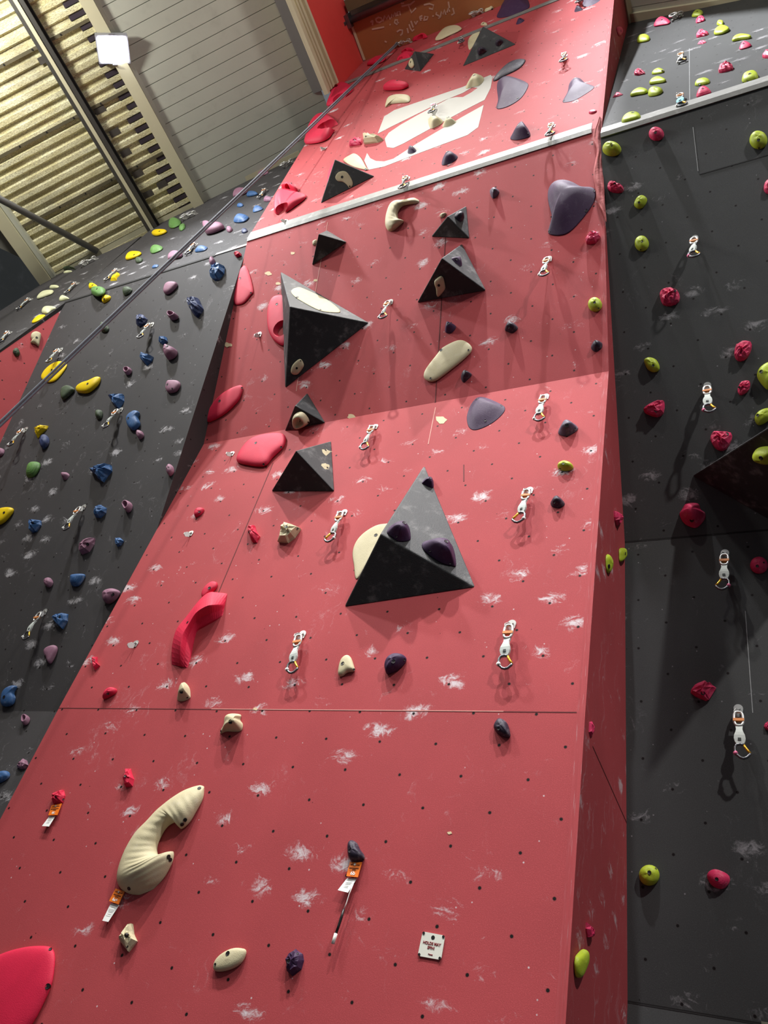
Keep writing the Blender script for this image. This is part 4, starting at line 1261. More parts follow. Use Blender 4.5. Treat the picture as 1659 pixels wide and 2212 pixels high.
h_('M', 'plum', 'G', "1250,835 1265,790 1290,778 1330,800 1325,840 1280,865", 'bell', 'dark purple knob on the right edge of red wall below the lime dome', peak="1290,792", bolts="1280,787")
h_('M', 'plum', 'G', "318,1055 325,1010 350,993 397,1025 360,1070 335,1085", 'bell', 'dark purple knob right below the large cream lens hold', peak="352,1006", bolts="350,1003")
h_('M', 'purple', 'G', "358,1340 375,1270 410,1210 450,1185 510,1195 600,1235 637,1265 620,1310 540,1380 430,1428 375,1410", 'bell', 'large purple sloper just below the middle fold of the red wall', peak="455,1215", h=.15, bolts="433,1202 492,1355 605,1250")
h_('M', 'slate', 'G', "1015,1450 1030,1390 1060,1352 1110,1355 1160,1405 1120,1450 1070,1472", 'bell', 'greyish purple half dome near the right edge above the lime dome', peak="1080,1372", bolts="1077,1390 1132,1412")
h_('M', 'plum', 'K', "975,255 990,225 1020,208 1045,225 1068,262 1040,290 990,285", 'bell', 'dark plum knob to the right of a hanging quickdraw, near the right edge', peak="1015,225", bolts="1000,250")
h_('M', 'purple', 'J', "1345,1218 1300,1250 1275,1300 1280,1345 1300,1357 1370,1320 1420,1260 1405,1225", 'dome', 'dark purple egg below the shadow of the largest volume', bolts="1332,1270 1402,1258")
h_('M', 'plum', 'P', "790,200 815,160 840,153 880,185 900,265 880,282 830,265 795,230", 'dome', 'dark plum hold just below the long joint at the right', bolts="820,218")
h_('M', 'plum', 'O', "1040,960 1065,932 1100,950 1120,990 1152,1035 1140,1065 1070,1075 1042,1040", 'dome', 'dark plum kidney hold with an orange 6b tag beneath it', bolts="1055,1000 1135,1055")
h_('M', 'purple', 'O', "640,1700 665,1650 710,1628 755,1660 763,1700 745,1760 680,1805 650,1770", 'facet', 'purple facetted hold lowest on the red wall, right of the cream oval', bolts="662,1707 718,1660")
h_('v1', 'purple', 'K', "150,125 170,95 200,87 225,105 228,155 210,160 165,135", 'bell', 'small purple knob near the top tip of the largest volume', peak="203,100", bolts="205,97")
h_('v1', 'purple', 'J', "1290,430 1320,385 1390,370 1430,390 1445,470 1430,500 1370,507 1330,480 1300,455", 'bell', 'purple bell on the left of the largest volume top face', peak="1385,400", bolts="1402,383 1352,470")
h_('v1', 'purple', 'K', "150,510 185,488 260,478 330,500 360,560 372,660 340,662 270,640 200,590 160,550", 'bell', 'widest purple bell on the right of the largest volume top face', peak="290,520", bolts="308,502 203,562 335,640")
h_('M', 'lime', 'G', "1280,525 52,55", 'dome', 'lime dome on the right edge of the leaning red section', bolts="1275,508 1303,550")
h_('M', 'lime', 'K', "1072,20 53,36", 'dome', 'lime dome on the red wall under the greyish purple half dome', bolts="1057,2 1037,35")
# on the narrow side face
h_('S', 'pink', 'L', "295,410 340,420 385,455 380,485 330,535 305,490", 'facet', 'pink wedge on the side face above the two lime holds', nobolt=True)
h_('S', 'lime', 'L', "228,790 260,782 292,830 295,890 262,942 235,920 225,850", 'dome', 'left lime hold of the pair on the side face', bolts="260,882")
h_('S', 'lime', 'L', "340,740 365,725 408,735 410,800 350,848 338,790", 'dome', 'right lime hold of the pair on the side face', bolts="398,778")
h_('S', 'pink', 'P', "1398,175 1420,172 1437,210 1430,250 1410,272 1395,240", 'facet', 'tiny pink rock on the side face level with the long joint', nobolt=True)
h_('S', 'pink', 'P', "1378,1460 1400,1475 1440,1530 1432,1555 1385,1555 1375,1500", 'facet', 'pale pink broken rock on the side face above the lowest lime hold', nobolt=True)
h_('S', 'lime', 'P', "1300,1690 1315,1665 1370,1628 1400,1640 1402,1690 1380,1740 1330,1812 1305,1800 1295,1740", 'plate', 'lowest lime hold on the side face, chalked at its tip', nobolt=True)
h_('S', 'pink', 'C', "1410,215 1435,205 1458,225 1462,260 1440,285 1420,260", 'dome', 'pink ball high on the side face next to the top black panel', bolts="1447,240")

# ------------------------------------------------------------------ holds on the right black wall
h_('R', 'lime', 'D', "968,150 980,105 1015,80 1055,85 1062,115 1030,140", 'dome', 'highest lime hold at the top edge of the right black wall', bolts="1012,98")
h_('R', 'lime', 'D', "1180,215 1185,180 1210,168 1238,180 1235,210 1210,222", 'dome', 'small lime bump sitting on top of a wider lime hold', nobolt=True)
h_('R', 'lime', 'D', "1158,305 1170,250 1230,210 1290,245 1240,290", 'plate', 'wide lime hold under the small lime bump', nobolt=True)
h_('R', 'lime', 'D', "1310,360 1330,310 1390,285 1470,300 1460,322 1380,340", 'plate', 'crescent lime hold above a ribbed pink hold, top right', nobolt=True)
h_('R', 'lime', 'D', "500,365 510,310 560,288 608,310 600,345 540,368", 'dome', 'lime hold in the shaded strip beside the tower edge', nobolt=True)
h_('R', 'lime', 'D', "628,640 640,600 690,577 733,600 710,625", 'dome', 'topmost of the cluster of four lime holds', bolts="715,602")
h_('R', 'lime', 'D', "605,725 620,680 680,648 745,680 735,700 670,715", 'plate', 'second highest of the cluster of four lime holds', nobolt=True)
h_('R', 'lime', 'D', "440,828 470,775 530,743 590,765 575,795 500,815", 'plate', 'lower left of the cluster of four lime holds', nobolt=True)
h_('R', 'lime', 'D', "597,825 600,765 660,735 720,760 700,800 650,822", 'dome', 'lower right of the cluster of four lime holds', bolts="660,745")
h_('R', 'lime', 'D', "998,738 1005,690 1070,660 1120,680 1100,715", 'dome', 'lime hold directly above a dusty pink rock on the top panel', bolts="1032,718")
h_('R', 'lime', 'D', "1395,705 1400,650 1440,610 1500,597 1530,620 1525,670 1440,705", 'dome', 'lime hold with two holes close above the right strip', bolts="1460,628 1440,690")
h_('R', 'lime', 'D', "370,1060 385,1000 440,955 510,955 530,1000 460,1035", 'plate', 'lime hold resting just above the left end of right strip', bolts="462,960")
h_('R', 'lime', 'D', "285,1272 83,70", 'dome', 'lime dome just below the left end of the right strip', bolts="276,1238")
h_('R', 'lime', 'D', "1535,1197 78,83", 'dome', 'large round lime disc at the right edge under the strip', bolts="1535,1195 1540,1262")
h_('R', 'lime', 'D', "475,1760 480,1720 510,1680 550,1665 585,1690 580,1730 550,1775 510,1788", 'dome', 'chalk-ringed lime oval, upper of two below the strip', bolts="515,1728")
h_('R', 'lime', 'H', "540,105 62,71", 'dome', 'lime egg left of a quickdraw, lower of two below the strip', bolts="540,85 530,155")
h_('R', 'lime', 'H', "558,1110 570,1085 610,1073 665,1095 692,1150 685,1190 640,1207 590,1180", 'dome', 'lime egg with a hole in its middle, mid height of black wall', bolts="635,1143")
h_('R', 'lime', 'H', "1522,1240 1540,1170 1616,1115 1690,1130 1710,1280 1630,1360 1570,1320", 'dome', 'big lime dome cut by the right edge of the frame', bolts="1557,1195")
h_('R', 'lime', 'H', "1500,1600 1530,1540 1600,1508 1660,1520 1640,1600 1540,1660", 'dome', 'lime oval just above the edge of the huge volume', bolts="1528,1568")
h_('v11', 'lime', 'H', "1480,1890 1520,1840 1616,1825 1700,1850 1700,1980 1600,1985 1510,1955", 'dome', 'shaded lime oval fixed to the huge volume', bolts="1553,1935")
h_('R', 'lime', 'Q', "630,1215 71,72", 'dome', 'lowest lime disc of right black wall, pale and round', bolts="630,1195 672,1170")
h_('R', 'pink', 'D', "640,230 665,165 720,137 782,175 770,205 700,222", 'rib', 'pink ribbed half dome at the top edge beside the chain', bolts="712,165")
h_('R', 'pink', 'D', "1000,198 1020,140 1060,132 1080,165 1045,190", 'rock', 'pink hold touching the underside of the highest lime hold', bolts="1040,150")
h_('R', 'pink', 'D', "1005,322 1020,260 1065,248 1110,282 1060,310", 'rock', 'pink dome in the upper middle of the top panel', bolts="1040,268")
h_('R', 'pink', 'D', "1015,380 1035,348 1080,340 1090,360 1060,378", 'facet', 'small flat pink chip under the upper pink dome', nobolt=True)
h_('R', 'pink', 'D', "1370,425 1395,358 1430,350 1478,385 1430,415", 'rib', 'pink ribbed hold under the crescent lime hold', bolts="1410,370")
h_('R', 'pink', 'D', "1568,495 1590,440 1620,420 1670,440 1650,495", 'rock', 'deep pink hold cut by the right edge on the top panel', nobolt=True)
h_('R', 'pink', 'D', "475,640 485,600 515,578 568,622 540,635 510,648", 'rock', 'bright pink rock left of the topmost clustered lime hold', bolts="520,600")
h_('R', 'pink', 'D', "1198,625 1205,560 1250,518 1300,530 1320,575 1280,600", 'rock', 'large knobbly pink rock in the middle of the top panel', bolts="1250,545")
h_('R', 'pink', 'D', "290,835 320,790 350,785 378,805 340,825", 'facet', 'tiny pink hold lowest beside the tower edge on the top panel', bolts="335,803")
h_('R', 'pink', 'D', "1005,838 1025,760 1070,730 1110,745 1133,785 1080,815", 'rib', 'dusty pink rock just above the right strip', bolts="1062,755")
h_('R', 'pink', 'D', "665,1145 67,64", 'dome', 'dusty pink disc just below the right strip', bolts="655,1130")
h_('R', 'pink', 'D', "245,1590 265,1550 300,1542 340,1565 385,1605 370,1645 300,1648 255,1625", 'rock', 'deep pink rock beside the torn edge of the tower', bolts="305,1570")
h_('R', 'pink', 'D', "1580,1610 1600,1540 1660,1530 1680,1600 1660,1660 1600,1650", 'rock', 'deep pink rock half outside the right edge, below the lime disc', nobolt=True)
h_('R', 'pink', 'H', "693,560 700,500 750,475 830,490 862,540 855,600 790,638 720,630", 'rock', 'two-lobed pink rock left of the upper long quickdraw shadow', bolts="820,505")
h_('R', 'pink', 'H', "1328,1040 1345,970 1400,937 1468,938 1475,1000 1440,1080 1380,1112 1340,1090", 'rock', 'pink shell rock left of the big lime dome at the edge', bolts="1390,1025")
h_('R', 'pink', 'H', "1357,1370 1370,1310 1410,1275 1460,1280 1455,1350 1390,1400", 'rock', 'small pink rock between the shell rock and the huge volume', bolts="1372,1330")
h_('R', 'pink', 'H', "553,1530 570,1495 640,1455 715,1440 735,1470 725,1550 670,1588 580,1560", 'rock', 'dark pink slanted rock left of the middle quickdraw', bolts="660,1530")
h_('R', 'pink', 'H', "1125,1780 1140,1725 1190,1703 1300,1715 1305,1780 1260,1860 1210,1875 1165,1850", 'rock', 'two-toned pink rock at the tip of the huge volume', bolts="1265,1728")
h_('R', 'pink', 'L', "860,440 880,400 920,345 1020,345 1045,400 1083,430 1075,490 1000,560 900,520", 'bell', 'large pink knob with a chalk-grey cap under the huge volume tip', peak="960,385", bolts="965,490")
h_('R', 'pink', 'L', "1540,875 78,76", 'dome', 'dark pink disc in the shadow of the huge volume', bolts="1525,880 1580,850")
h_('R', 'pink', 'L', "955,1960 990,1890 1080,1855 1130,1865 1175,1920 1120,2020 1090,2035 1000,1995", 'facet', 'pink gem-shaped rock in the lower middle of the black wall', bolts="1060,1965 1100,1872")
h_('R', 'pink', 'Q', "1015,1220 1040,1180 1090,1175 1165,1215 1168,1270 1120,1310 1050,1285", 'rib', 'dusty pink pebble right of the lowest lime disc', bolts="1082,1240")
h_('R', 'pink', 'Q', "1400,210 1420,185 1460,190 1470,250 1415,238", 'rock', 'pink rock cut by the right edge beside the lowest quickdraw', nobolt=True)

# ------------------------------------------------------------------ holds on the left black wall
L_ = lambda c, f, o, s, l, **k: hold('L', c, f, o, s, l, **k)
L_('blue', 'E', "1340,270 1360,215 1400,198 1440,215 1435,265 1400,310 1370,318 1345,300", 'facet', 'blue rock close to the red wall, just under the left seam', bolts="1365,240")
L_('navy', 'E', "1195,450 1205,425 1240,420 1270,415 1285,450 1305,490 1290,520 1260,555 1230,535 1205,490", 'facet', 'dark blue double-lobed rock above the long coral horn', bolts="1215,470")
L_('navy', 'E', "870,600 880,545 910,528 948,560 930,590 890,615", 'facet', 'navy rock directly above a quickdraw, left of the long coral horn', bolts="895,553")
L_('blue', 'E', "1015,705 1020,670 1070,670 1075,700 1040,728", 'facet', 'small chalky blue block left of the long coral horn', bolts="1030,690")
L_('blue', 'E', "893,820 905,770 985,795 970,830 935,862", 'facet', 'blue wedge at the tip of a quickdraw shadow', nobolt=True)
L_('blue', 'E', "690,1060 705,1045 795,1038 797,1080 760,1140 725,1120", 'facet', 'blue tooth right above a quickdraw, mid left wall', nobolt=True)
L_('blue', 'E', "805,1205 825,1170 870,1145 900,1155 890,1190 905,1240 860,1280 820,1260", 'plate', 'blue saddle hold above a small lilac knob', bolts="820,1195")
L_('navy', 'E', "250,1360 262,1315 295,1298 320,1330 310,1370 270,1400", 'dome', 'dark blue pebble below the small yellow wedge', nobolt=True)
L_('blue', 'E', "572,1530 650,1490 718,1482 720,1525 690,1560 660,1608 630,1590 620,1560", 'facet', 'large blue claw-shaped hold casting a long shadow', nobolt=True)
L_('blue', 'I', "597,330 610,285 650,268 685,285 680,320 640,355 605,350", 'facet', 'wrinkled blue rock right of a quickdraw', nobolt=True)
L_('blue', 'I', "180,395 190,360 265,362 267,395 230,440 195,450", 'facet', 'blue wedge beside the yellow hold at the left frame edge', bolts="205,382")
L_('blue', 'I', "735,510 740,480 770,478 795,500 770,530 745,538", 'facet', 'tiny blue hold right of the pink angular lilac hold', nobolt=True)
L_('blue', 'I', "447,745 460,715 545,710 545,740 505,790 455,790", 'rib', 'blue fin between a small and a large lilac hold', nobolt=True)
L_('blue', 'I', "330,990 360,965 400,960 438,960 435,1010 400,1065 365,1040", 'facet', 'bright blue winged rock right of the lowest left quickdraw', bolts="378,985")
L_('blue', 'I', "5,1500 30,1450 80,1425 118,1430 95,1470 105,1510 80,1555 10,1560", 'plate', 'two-toned blue hold just above the lower left seam', bolts="25,1498")
L_('blue', 'N', "0,495 60,490 62,530 0,570 -30,560 -30,510", 'dome', 'pale blue hold cut by the left frame edge, lowest of all', nobolt=True)
L_('blue', 'E', "1250,135 1260,105 1290,88 1330,98 1310,125", 'rib', 'striped blue hold right on the left seam near the rope', nobolt=True)
L_('blue', 'B', "15,1425 30,1380 65,1365 115,1385 80,1425", 'rib', 'largest striped blue hold high on the left wall', nobolt=True)
L_('blue', 'B', "137,1360 150,1320 180,1315 205,1335 170,1355", 'rib', 'striped blue hold nearest the red wall, high on the left wall', nobolt=True)
L_('blue', 'B', "35,1322 45,1300 72,1300 78,1315 55,1328", 'dome', 'tiny blue hold between two blue holds high on left wall', nobolt=True)
L_('navy', 'B', "65,1490 70,1465 95,1460 105,1480 80,1495", 'dome', 'tiny navy hold under the largest striped blue hold', nobolt=True)
L_('blue', 'B', "97,1260 110,1225 150,1222 172,1240 130,1258", 'plate', 'blue lens beside a pink lilac hold under the top trim', nobolt=True)
L_('blue', 'E', "973,237 988,215 1016,213 1003,232", 'dome', 'small blue hold just above the seam, left of the rope', nobolt=True)
L_('lilac', 'E', "1338,210 1345,170 1360,160 1380,190 1360,220", 'dome', 'lilac nub perched on the blue rock near the red wall', nobolt=True)
L_('lilac', 'E', "1045,400 1055,345 1090,320 1140,325 1130,360 1080,405", 'plate', 'dark lilac shell hold below the rope, under the seam', nobolt=True)
L_('lilac', 'E', "1067,545 1075,510 1110,507 1148,530 1140,560 1095,575", 'cup', 'lilac cup between the navy rock and the dark blue double rock', nobolt=True)
L_('lilac', 'E', "1045,770 1055,720 1100,735 1140,755 1130,800 1070,830 1042,790", 'dome', 'knobbly lilac hold pushed against the foot of the coral horn', bolts="1068,732")
L_('lilac', 'E', "787,890 800,868 835,865 850,890 830,920 800,920", 'cup', 'small lilac ring hold left of the larger lilac jug', nobolt=True)
L_('lilac', 'E', "1058,1000 1070,958 1100,950 1150,955 1160,985 1130,1030 1080,1040 1060,1020", 'plate', 'larger lilac jug below the foot of the coral horn', bolts="1070,980 1100,1005")
L_('lilac', 'E', "870,1295 885,1270 915,1280 925,1310 895,1335 878,1320", 'dome', 'small dark lilac knob under the blue saddle hold', nobolt=True)
L_('lilac', 'E', "390,1550 420,1540 447,1560 425,1590 400,1585", 'bell', 'small pinkish lilac nub right of the green leaf hold', nobolt=True)
L_('lilac', 'E', "1062,1530 1070,1500 1090,1487 1115,1510 1115,1545 1085,1570 1065,1555", 'dome', 'lilac egg closest to the red wall, right of the blue claw', bolts="1075,1512")
L_('lilac', 'E', "0,1385 30,1395 25,1425 0,1440 -18,1410", 'dome', 'greyish lilac hold cut by the left frame edge at a quickdraw tip', nobolt=True)
L_('lilac', 'I', "778,265 800,240 830,240 855,265 845,305 815,325 790,295", 'cup', 'lilac ring hold right of the wrinkled blue rock', nobolt=True)
L_('lilac', 'I', "500,545 530,510 580,478 612,480 605,520 570,570 520,588", 'facet', 'pink angular lilac hold below a quickdraw', bolts="560,522")
L_('lilac', 'I', "278,760 300,738 325,735 345,768 320,800 290,790", 'dome', 'small chalky lilac knob left of the blue fin', nobolt=True)
L_('lilac', 'I', "653,850 680,815 735,803 777,825 750,870 700,905 662,895", 'dome', 'large lilac hold half behind the red wall edge', bolts="720,840")
L_('lilac', 'I', "277,1210 300,1180 350,1165 375,1180 365,1225 325,1290 300,1265", 'plate', 'lilac teardrop below the bright blue winged rock', bolts="290,1238")
L_('lilac', 'N', "135,190 140,140 170,125 198,150 185,185 155,205", 'cup', 'lilac hold just under the lower left seam', nobolt=True)
L_('lilac', 'N', "108,468 125,445 150,410 175,420 185,455 160,480 130,480", 'facet', 'lowest lilac hold, against the red wall edge', nobolt=True)
L_('lilac', 'E', "1075,190 1080,150 1120,120 1170,135 1160,165 1110,180", 'plate', 'lilac lens behind the rope just above the left seam', nobolt=True)
L_('lilac', 'A', "1295,1420 1330,1412 1370,1440 1430,1430 1440,1450 1380,1490 1320,1508 1305,1480", 'plate', 'wide two-part lilac hold above the rope, left of red wall', nobolt=True)
L_('lilac', 'A', "1450,1480 1455,1450 1480,1448 1490,1470 1470,1490", 'dome', 'small lilac knob between the wide lilac hold and a navy one', nobolt=True)
L_('lilac', 'A', "1490,1265 1500,1220 1540,1198 1590,1215 1560,1245 1510,1260", 'plate', 'pinkish lilac hold left of the blue lens under the top trim', nobolt=True)
L_('lilac', 'B', "165,1120 175,1090 220,1085 240,1100 200,1125", 'dome', 'highest lilac hold of the left wall, touching the top trim', nobolt=True)
L_('lilac', 'B', "207,1290 220,1255 270,1265 250,1290", 'dome', 'lilac hold of the upper left wall nearest the red wall', nobolt=True)
L_('coral', 'E', "1495,150 1510,125 1545,135 1545,155 1515,170", 'facet', 'small coral red hold on the black wall under the white seam end', nobolt=True)
L_('green', 'E', "583,390 590,360 640,350 678,360 670,395 630,420 595,410", 'dome', 'large green lobed hold on the left seam', bolts="620,368")
L_('moss', 'E', "783,385 795,358 830,352 850,372 830,400 795,415", 'rib', 'dark ribbed green hold alone under the left seam', nobolt=True)
L_('moss', 'E', "640,640 645,590 670,580 702,620 680,650", 'rib', 'dark green hold half behind the rope', nobolt=True)
L_('green', 'E', "960,130 970,100 1000,83 1042,95 1035,120 980,145", 'rib', 'striped green hold above the seam, right of the yellow lens', nobolt=True)
L_('moss', 'E', "865,185 880,162 915,170 905,195 875,205", 'dome', 'small dull green hold under the yellow lens above the seam', nobolt=True)
L_('moss', 'E', "385,1050 395,1005 440,983 485,1005 460,1040 400,1085", 'plate', 'dark green slab left of the yellow leaf hold', nobolt=True)
L_('moss', 'E', "608,1180 620,1145 650,1142 662,1165 650,1200 618,1205", 'rib', 'small striped green hold left of a quickdraw', nobolt=True)
L_('green', 'E', "168,1545 180,1500 210,1473 260,1480 258,1520 220,1570 170,1580", 'rib', 'ribbed green leaf hold below the dark blue pebble', nobolt=True)
L_('green', 'A', "1080,1455 1085,1410 1120,1390 1160,1410 1155,1440 1110,1465", 'rib', 'green ribbed hold touching the top trim beside the purlin', nobolt=True)
L_('green', 'A', "1145,1470 1155,1440 1185,1430 1185,1460 1160,1480", 'dome', 'small green hold right beside the green ribbed hold at the trim', nobolt=True)
L_('moss', 'E', "565,335 570,318 590,315 600,328 580,338", 'dome', 'small dark hold peeking from behind a yellow one on the seam', nobolt=True)
L_('yellow', 'A', "970,1500 985,1475 1020,1465 1072,1470 1050,1495 1000,1515", 'plate', 'yellow lens highest on the left wall under the purlin', bolts="1020,1480")
L_('yellow', 'E', "803,185 815,145 850,125 908,130 890,155 840,180", 'plate', 'yellow lens left of the striped green hold above the seam', bolts="858,148")
L_('yellow', 'E', "707,318 730,285 765,260 768,275 748,298 750,315", 'facet', 'yellow forked hold beside a quickdraw above the seam', nobolt=True)
L_('yellow', 'E', "567,360 575,332 600,330 627,350 600,365 575,370", 'dome', 'yellow hold just above the large green lobed hold', bolts="592,342")
L_('yellow', 'E', "650,445 660,412 690,405 713,412 700,440 660,462", 'dome', 'yellow hold just below the large green lobed hold', bolts="665,430")
L_('yellow', 'T', "515,1500 550,1410 650,1320 760,1280 850,1315 820,1400 720,1520 650,1555 590,1555", 'plate', 'large yellow hold crossed by the rope', h=.10, bolts="650,1390")
L_('yellow', 'T', "950,1660 970,1610 1050,1560 1150,1530 1260,1475 1280,1500 1240,1590 1120,1690 1000,1695", 'plate', 'long yellow leaf hold right of the dark green slab', bolts="1100,1565")
L_('yellow', 'E', "217,1265 260,1245 312,1237 300,1262 250,1300 228,1325 220,1300", 'facet', 'small yellow wedge above the dark blue pebble', bolts="240,1270")
L_('yellow', 'I', "0,295 50,283 95,290 80,330 20,390 -40,400 -40,330", 'plate', 'yellow leaf cut by the left frame edge, mid height', bolts="25,318")
L_('pale', 'T', "745,530 765,470 800,450 875,490 820,515", 'dome', 'pale hold at the upper tip of the red corner facet', nobolt=True)
L_('pale', 'T', "800,180 830,145 910,140 880,165", 'dome', 'pale hold at the foot of the cream roof beam', nobolt=True)
L_('moss', 'T', "790,130 850,85 940,100 955,125 900,112 830,140", 'dome', 'grey rim hold against the trim above the pale hold', nobolt=True)
hold('F', 'yellow', 'T', "400,810 420,770 490,705 560,695 575,705 520,755 450,800", 'plate', 'yellow lens along the top edge of the red corner facet', nobolt=True)
hold('F', 'pale', 'T', "525,680 540,620 600,588 690,590 705,610 640,650 590,690", 'dome', 'wide pale hold above the red corner facet behind the yellow lens', nobolt=True)
hold('F', 'pale', 'T', "465,510 500,440 570,395 680,385 660,430 590,465", 'plate', 'long pale yellowish hold on the grey upper corner', nobolt=True)
hold('F', 'pale', 'T', "625,375 650,325 745,330 710,365", 'dome', 'highest pale hold of the upper corner', nobolt=True)
hold('F', 'cream', 'T', "385,980 395,930 450,905 510,930 515,980 500,1050 485,1105 440,1070 380,1055 400,1020", 'plate', 'white skull-like hold on the red corner facet', bolts="462,985")
hold('F', 'moss', 'T', "160,1170 175,1125 215,1115 250,1170 240,1215 200,1225", 'dome', 'small dark green knob on the red corner facet', bolts="190,1165")

# ------------------------------------------------------------------ quickdraws, hangers, chains
q_ = quickdraw
q_('M', (1106, 1348), (1085, 1449), 'quickdraw with a bright yellow gate, lower right of the largest volume', twist=.15)
q_('M', (654, 1370), (626, 1455), 'quickdraw on the red wall left of the cream arrowhead hold', twist=.2)
q_('M', (1144, 1059), (1120, 1131), 'quickdraw left of a dark plum knob near the right edge', twist=.3, flip=-1)
q_('M', (744, 1107), (710, 1174), 'quickdraw right of the cream fan-shaped hold', twist=.4, flip=-1)
q_('M', (811, 922), (782, 972), 'quickdraw just below the middle fold, right of the round cream ring', twist=.5)
q_('M', (1179, 857), (1160, 911), 'quickdraw below the fold, right of the large purple sloper', twist=.2)
q_('M', (844, 652), (821, 693), 'quickdraw right of the big middle volume with two shadows', twist=.6)
q_('M', (1186, 559), (1170, 600), 'quickdraw below the giant purple sloper', twist=.5)
q_('M', (1194, 273), (1184, 300), 'quickdraw crossing the right part of the aluminium strip', twist=.8)
q_('M', (881, 386), (865, 409), 'quickdraw crossing the aluminium strip right of the hook volume', twist=.9)
q_('M', (1221, 121), (1213, 142), 'quickdraw high on the red wall above the witch-hat sloper', twist=.9)
q_('M', (940, 230), (926, 252), 'quickdraw in front of the white logo', twist=.7, band='pinktape')
q_('M', (999, 86), (991, 115), 'dark purple quickdraw left of the highest big volume', sling='slingdark', band='slingdark', gate='slingdark')
q_('M', (1252, -2), (1247, 24), 'quickdraw cut by the top of the frame near the right corner', twist=.8, sling='slingdark')
q_('R', (1595, 1531), (1601, 1640), 'lowest quickdraw of right black wall, pink tape on its lower carabiner', tape='pinktape')
q_('R', (1566, 1195), (1564, 1280), 'quickdraw at the edge of the huge volume shadow', tape='pinktape', flip=-1)
q_('R', (1528, 833), (1530, 896), 'quickdraw above the huge volume with a long straight shadow', tape='pinktape')
q_('R', (1501, 515), (1495, 566), 'quickdraw on black wall right of the lime egg', tape='pinktape', twist=.6)
q_('R', (1470, 210), (1472, 254), 'light blue quickdraw over the right strip', sling='slingblue', twist=.2)
q_('R', (1471, 121), (1472, 145), 'quickdraw on the top black panel under the chain', twist=.5)
q_('L', (182, 1095), (137, 1146), 'quickdraw on left wall left of the wrinkled blue rock', twist=.2)
q_('L', (98, 1321), (50, 1382), 'lowest quickdraw of left wall beside the blue winged rock', twist=.2)
q_('L', (262, 885), (222, 926), 'quickdraw hanging under the blue tooth', twist=.3)
q_('L', (329, 701), (295, 736), 'quickdraw left of the long coral horn', twist=.3)
q_('L', (133, 755), (98, 788), 'quickdraw just above the large yellow hold', twist=.3)
q_('L', (57, 927), (18, 964), 'quickdraw left of the small yellow wedge', twist=.3)
q_('L', (258, 584), (226, 606), 'quickdraw beside the yellow forked hold', twist=.3)
q_('L', (169, 613), (138, 637), 'quickdraw above the tip of the red corner facet', twist=.3)
q_('F', (69, 647), (33, 672), 'quickdraw on the grey upper corner, left of the pale holds', twist=.3)
q_('F', (24, 719), (-2, 740), 'quickdraw at the left frame edge over the red corner facet', twist=.3)
q_('L', (424, 529), (398, 555), 'quickdraw half behind the rope above the seam', twist=.3)
q_('L', (576, 412), (555, 434), 'quickdraw high on left wall next to the red wall', twist=.3)
hanger('M', (413, 1152), 'bare hanger right under the little coral crimp')
hanger('M', (294, 1390), 'bare hanger above the tiny coral chip')
hanger('M', (561, 722), 'bare hanger left of the coral half round hold')
hanger('M', (502, 980), 'bare hanger left of the big domed coral hold')
hanger('M', (618, 478), 'bare hanger on the strip end under the coral scoop')
hanger('M', (701, 322), 'bare hanger right of the biggest pocketed coral hold')
anchor('M', (866, 99), (888, 92), 'chain lower-off holding the grey rope at the top of red wall')
anchor('M', (1024, 36), (1043, 28), 'chain lower-off right of the pale cream blade at the wall top')
anchor('L', (188, 571), (210, 560), 'chain lower-off at the foot of the brace tube')
anchor('L', (618, 360), (634, 351), 'chain lower-off in the corner by the red wall')
anchor('L', (404, 472), (425, 463), 'chain lower-off beside the green ribbed hold at the trim')
anchor('R', (1456, 42), (1472, 36), 'chain lower-off on the top edge of right black wall')

# ------------------------------------------------------------------ rope
sA, pA = pick('M', (866, 101)); pA = pA + sA.n * .05 - V((0, 0, .06))
d = ray(0, 916).normalized(); pB = CAM + d * 4.2
dirn = (pB - pA)
e = empty('climbing_rope', pA); tag(e, 'doubled grey blue rope running from the top chain to the left edge', 'rope')
side = dirn.cross(ray(300, 600)).normalized()
for k in (-1, 1):
    path = []
    for i in range(41):
        f = i / 40 * 1.12
        p = pA + dirn * f + side * (.0068 * k) + V((0, 0, -.05 * math.sin(math.pi * min(1, f))))
        path.append(p)
    mb = MB(); mb.tube(path, .0066, 8); mb.build('strand', MAT['rope'], e, True, inv=Matrix.Translation(-pA))

# ------------------------------------------------------------------ grade tags, pen and sign
from_text = {}


def text_mesh(txt, size, bold=0.0):
    cu = bpy.data.curves.new('lettering', 'FONT'); cu.body = txt; cu.size = size; cu.align_x = 'CENTER'; cu.align_y = 'CENTER'; cu.offset = bold
    cu.extrude = .0004
    o = bpy.data.objects.new('lettering', cu); COL.objects.link(o)
    dg = bpy.context.evaluated_depsgraph_get(); dg.update()
    me = bpy.data.meshes.new_from_object(o.evaluated_get(dg))
    bpy.data.objects.remove(o); bpy.data.curves.remove(cu)
    return me


def lay_text(txt, C, ex, ey, n, size, mat, par, inv, sx=1.0, bold=0.0, name='lettering'):
    me = text_mesh(txt, size, bold); me.materials.clear(); me.materials.append(mat)
    for v in me.vertices:
        v.co = inv @ (C + ex * (v.co.x * sx) + ey * v.co.y + n * (.0006 + v.co.z))
    me.name = name
    o = bpy.data.objects.new(name, me); COL.objects.link(o); o.parent = par
    return o


def quad3(seg, q, lift):
    return [seg.hit(p) + seg.n * l for p, l in zip(q, lift)]


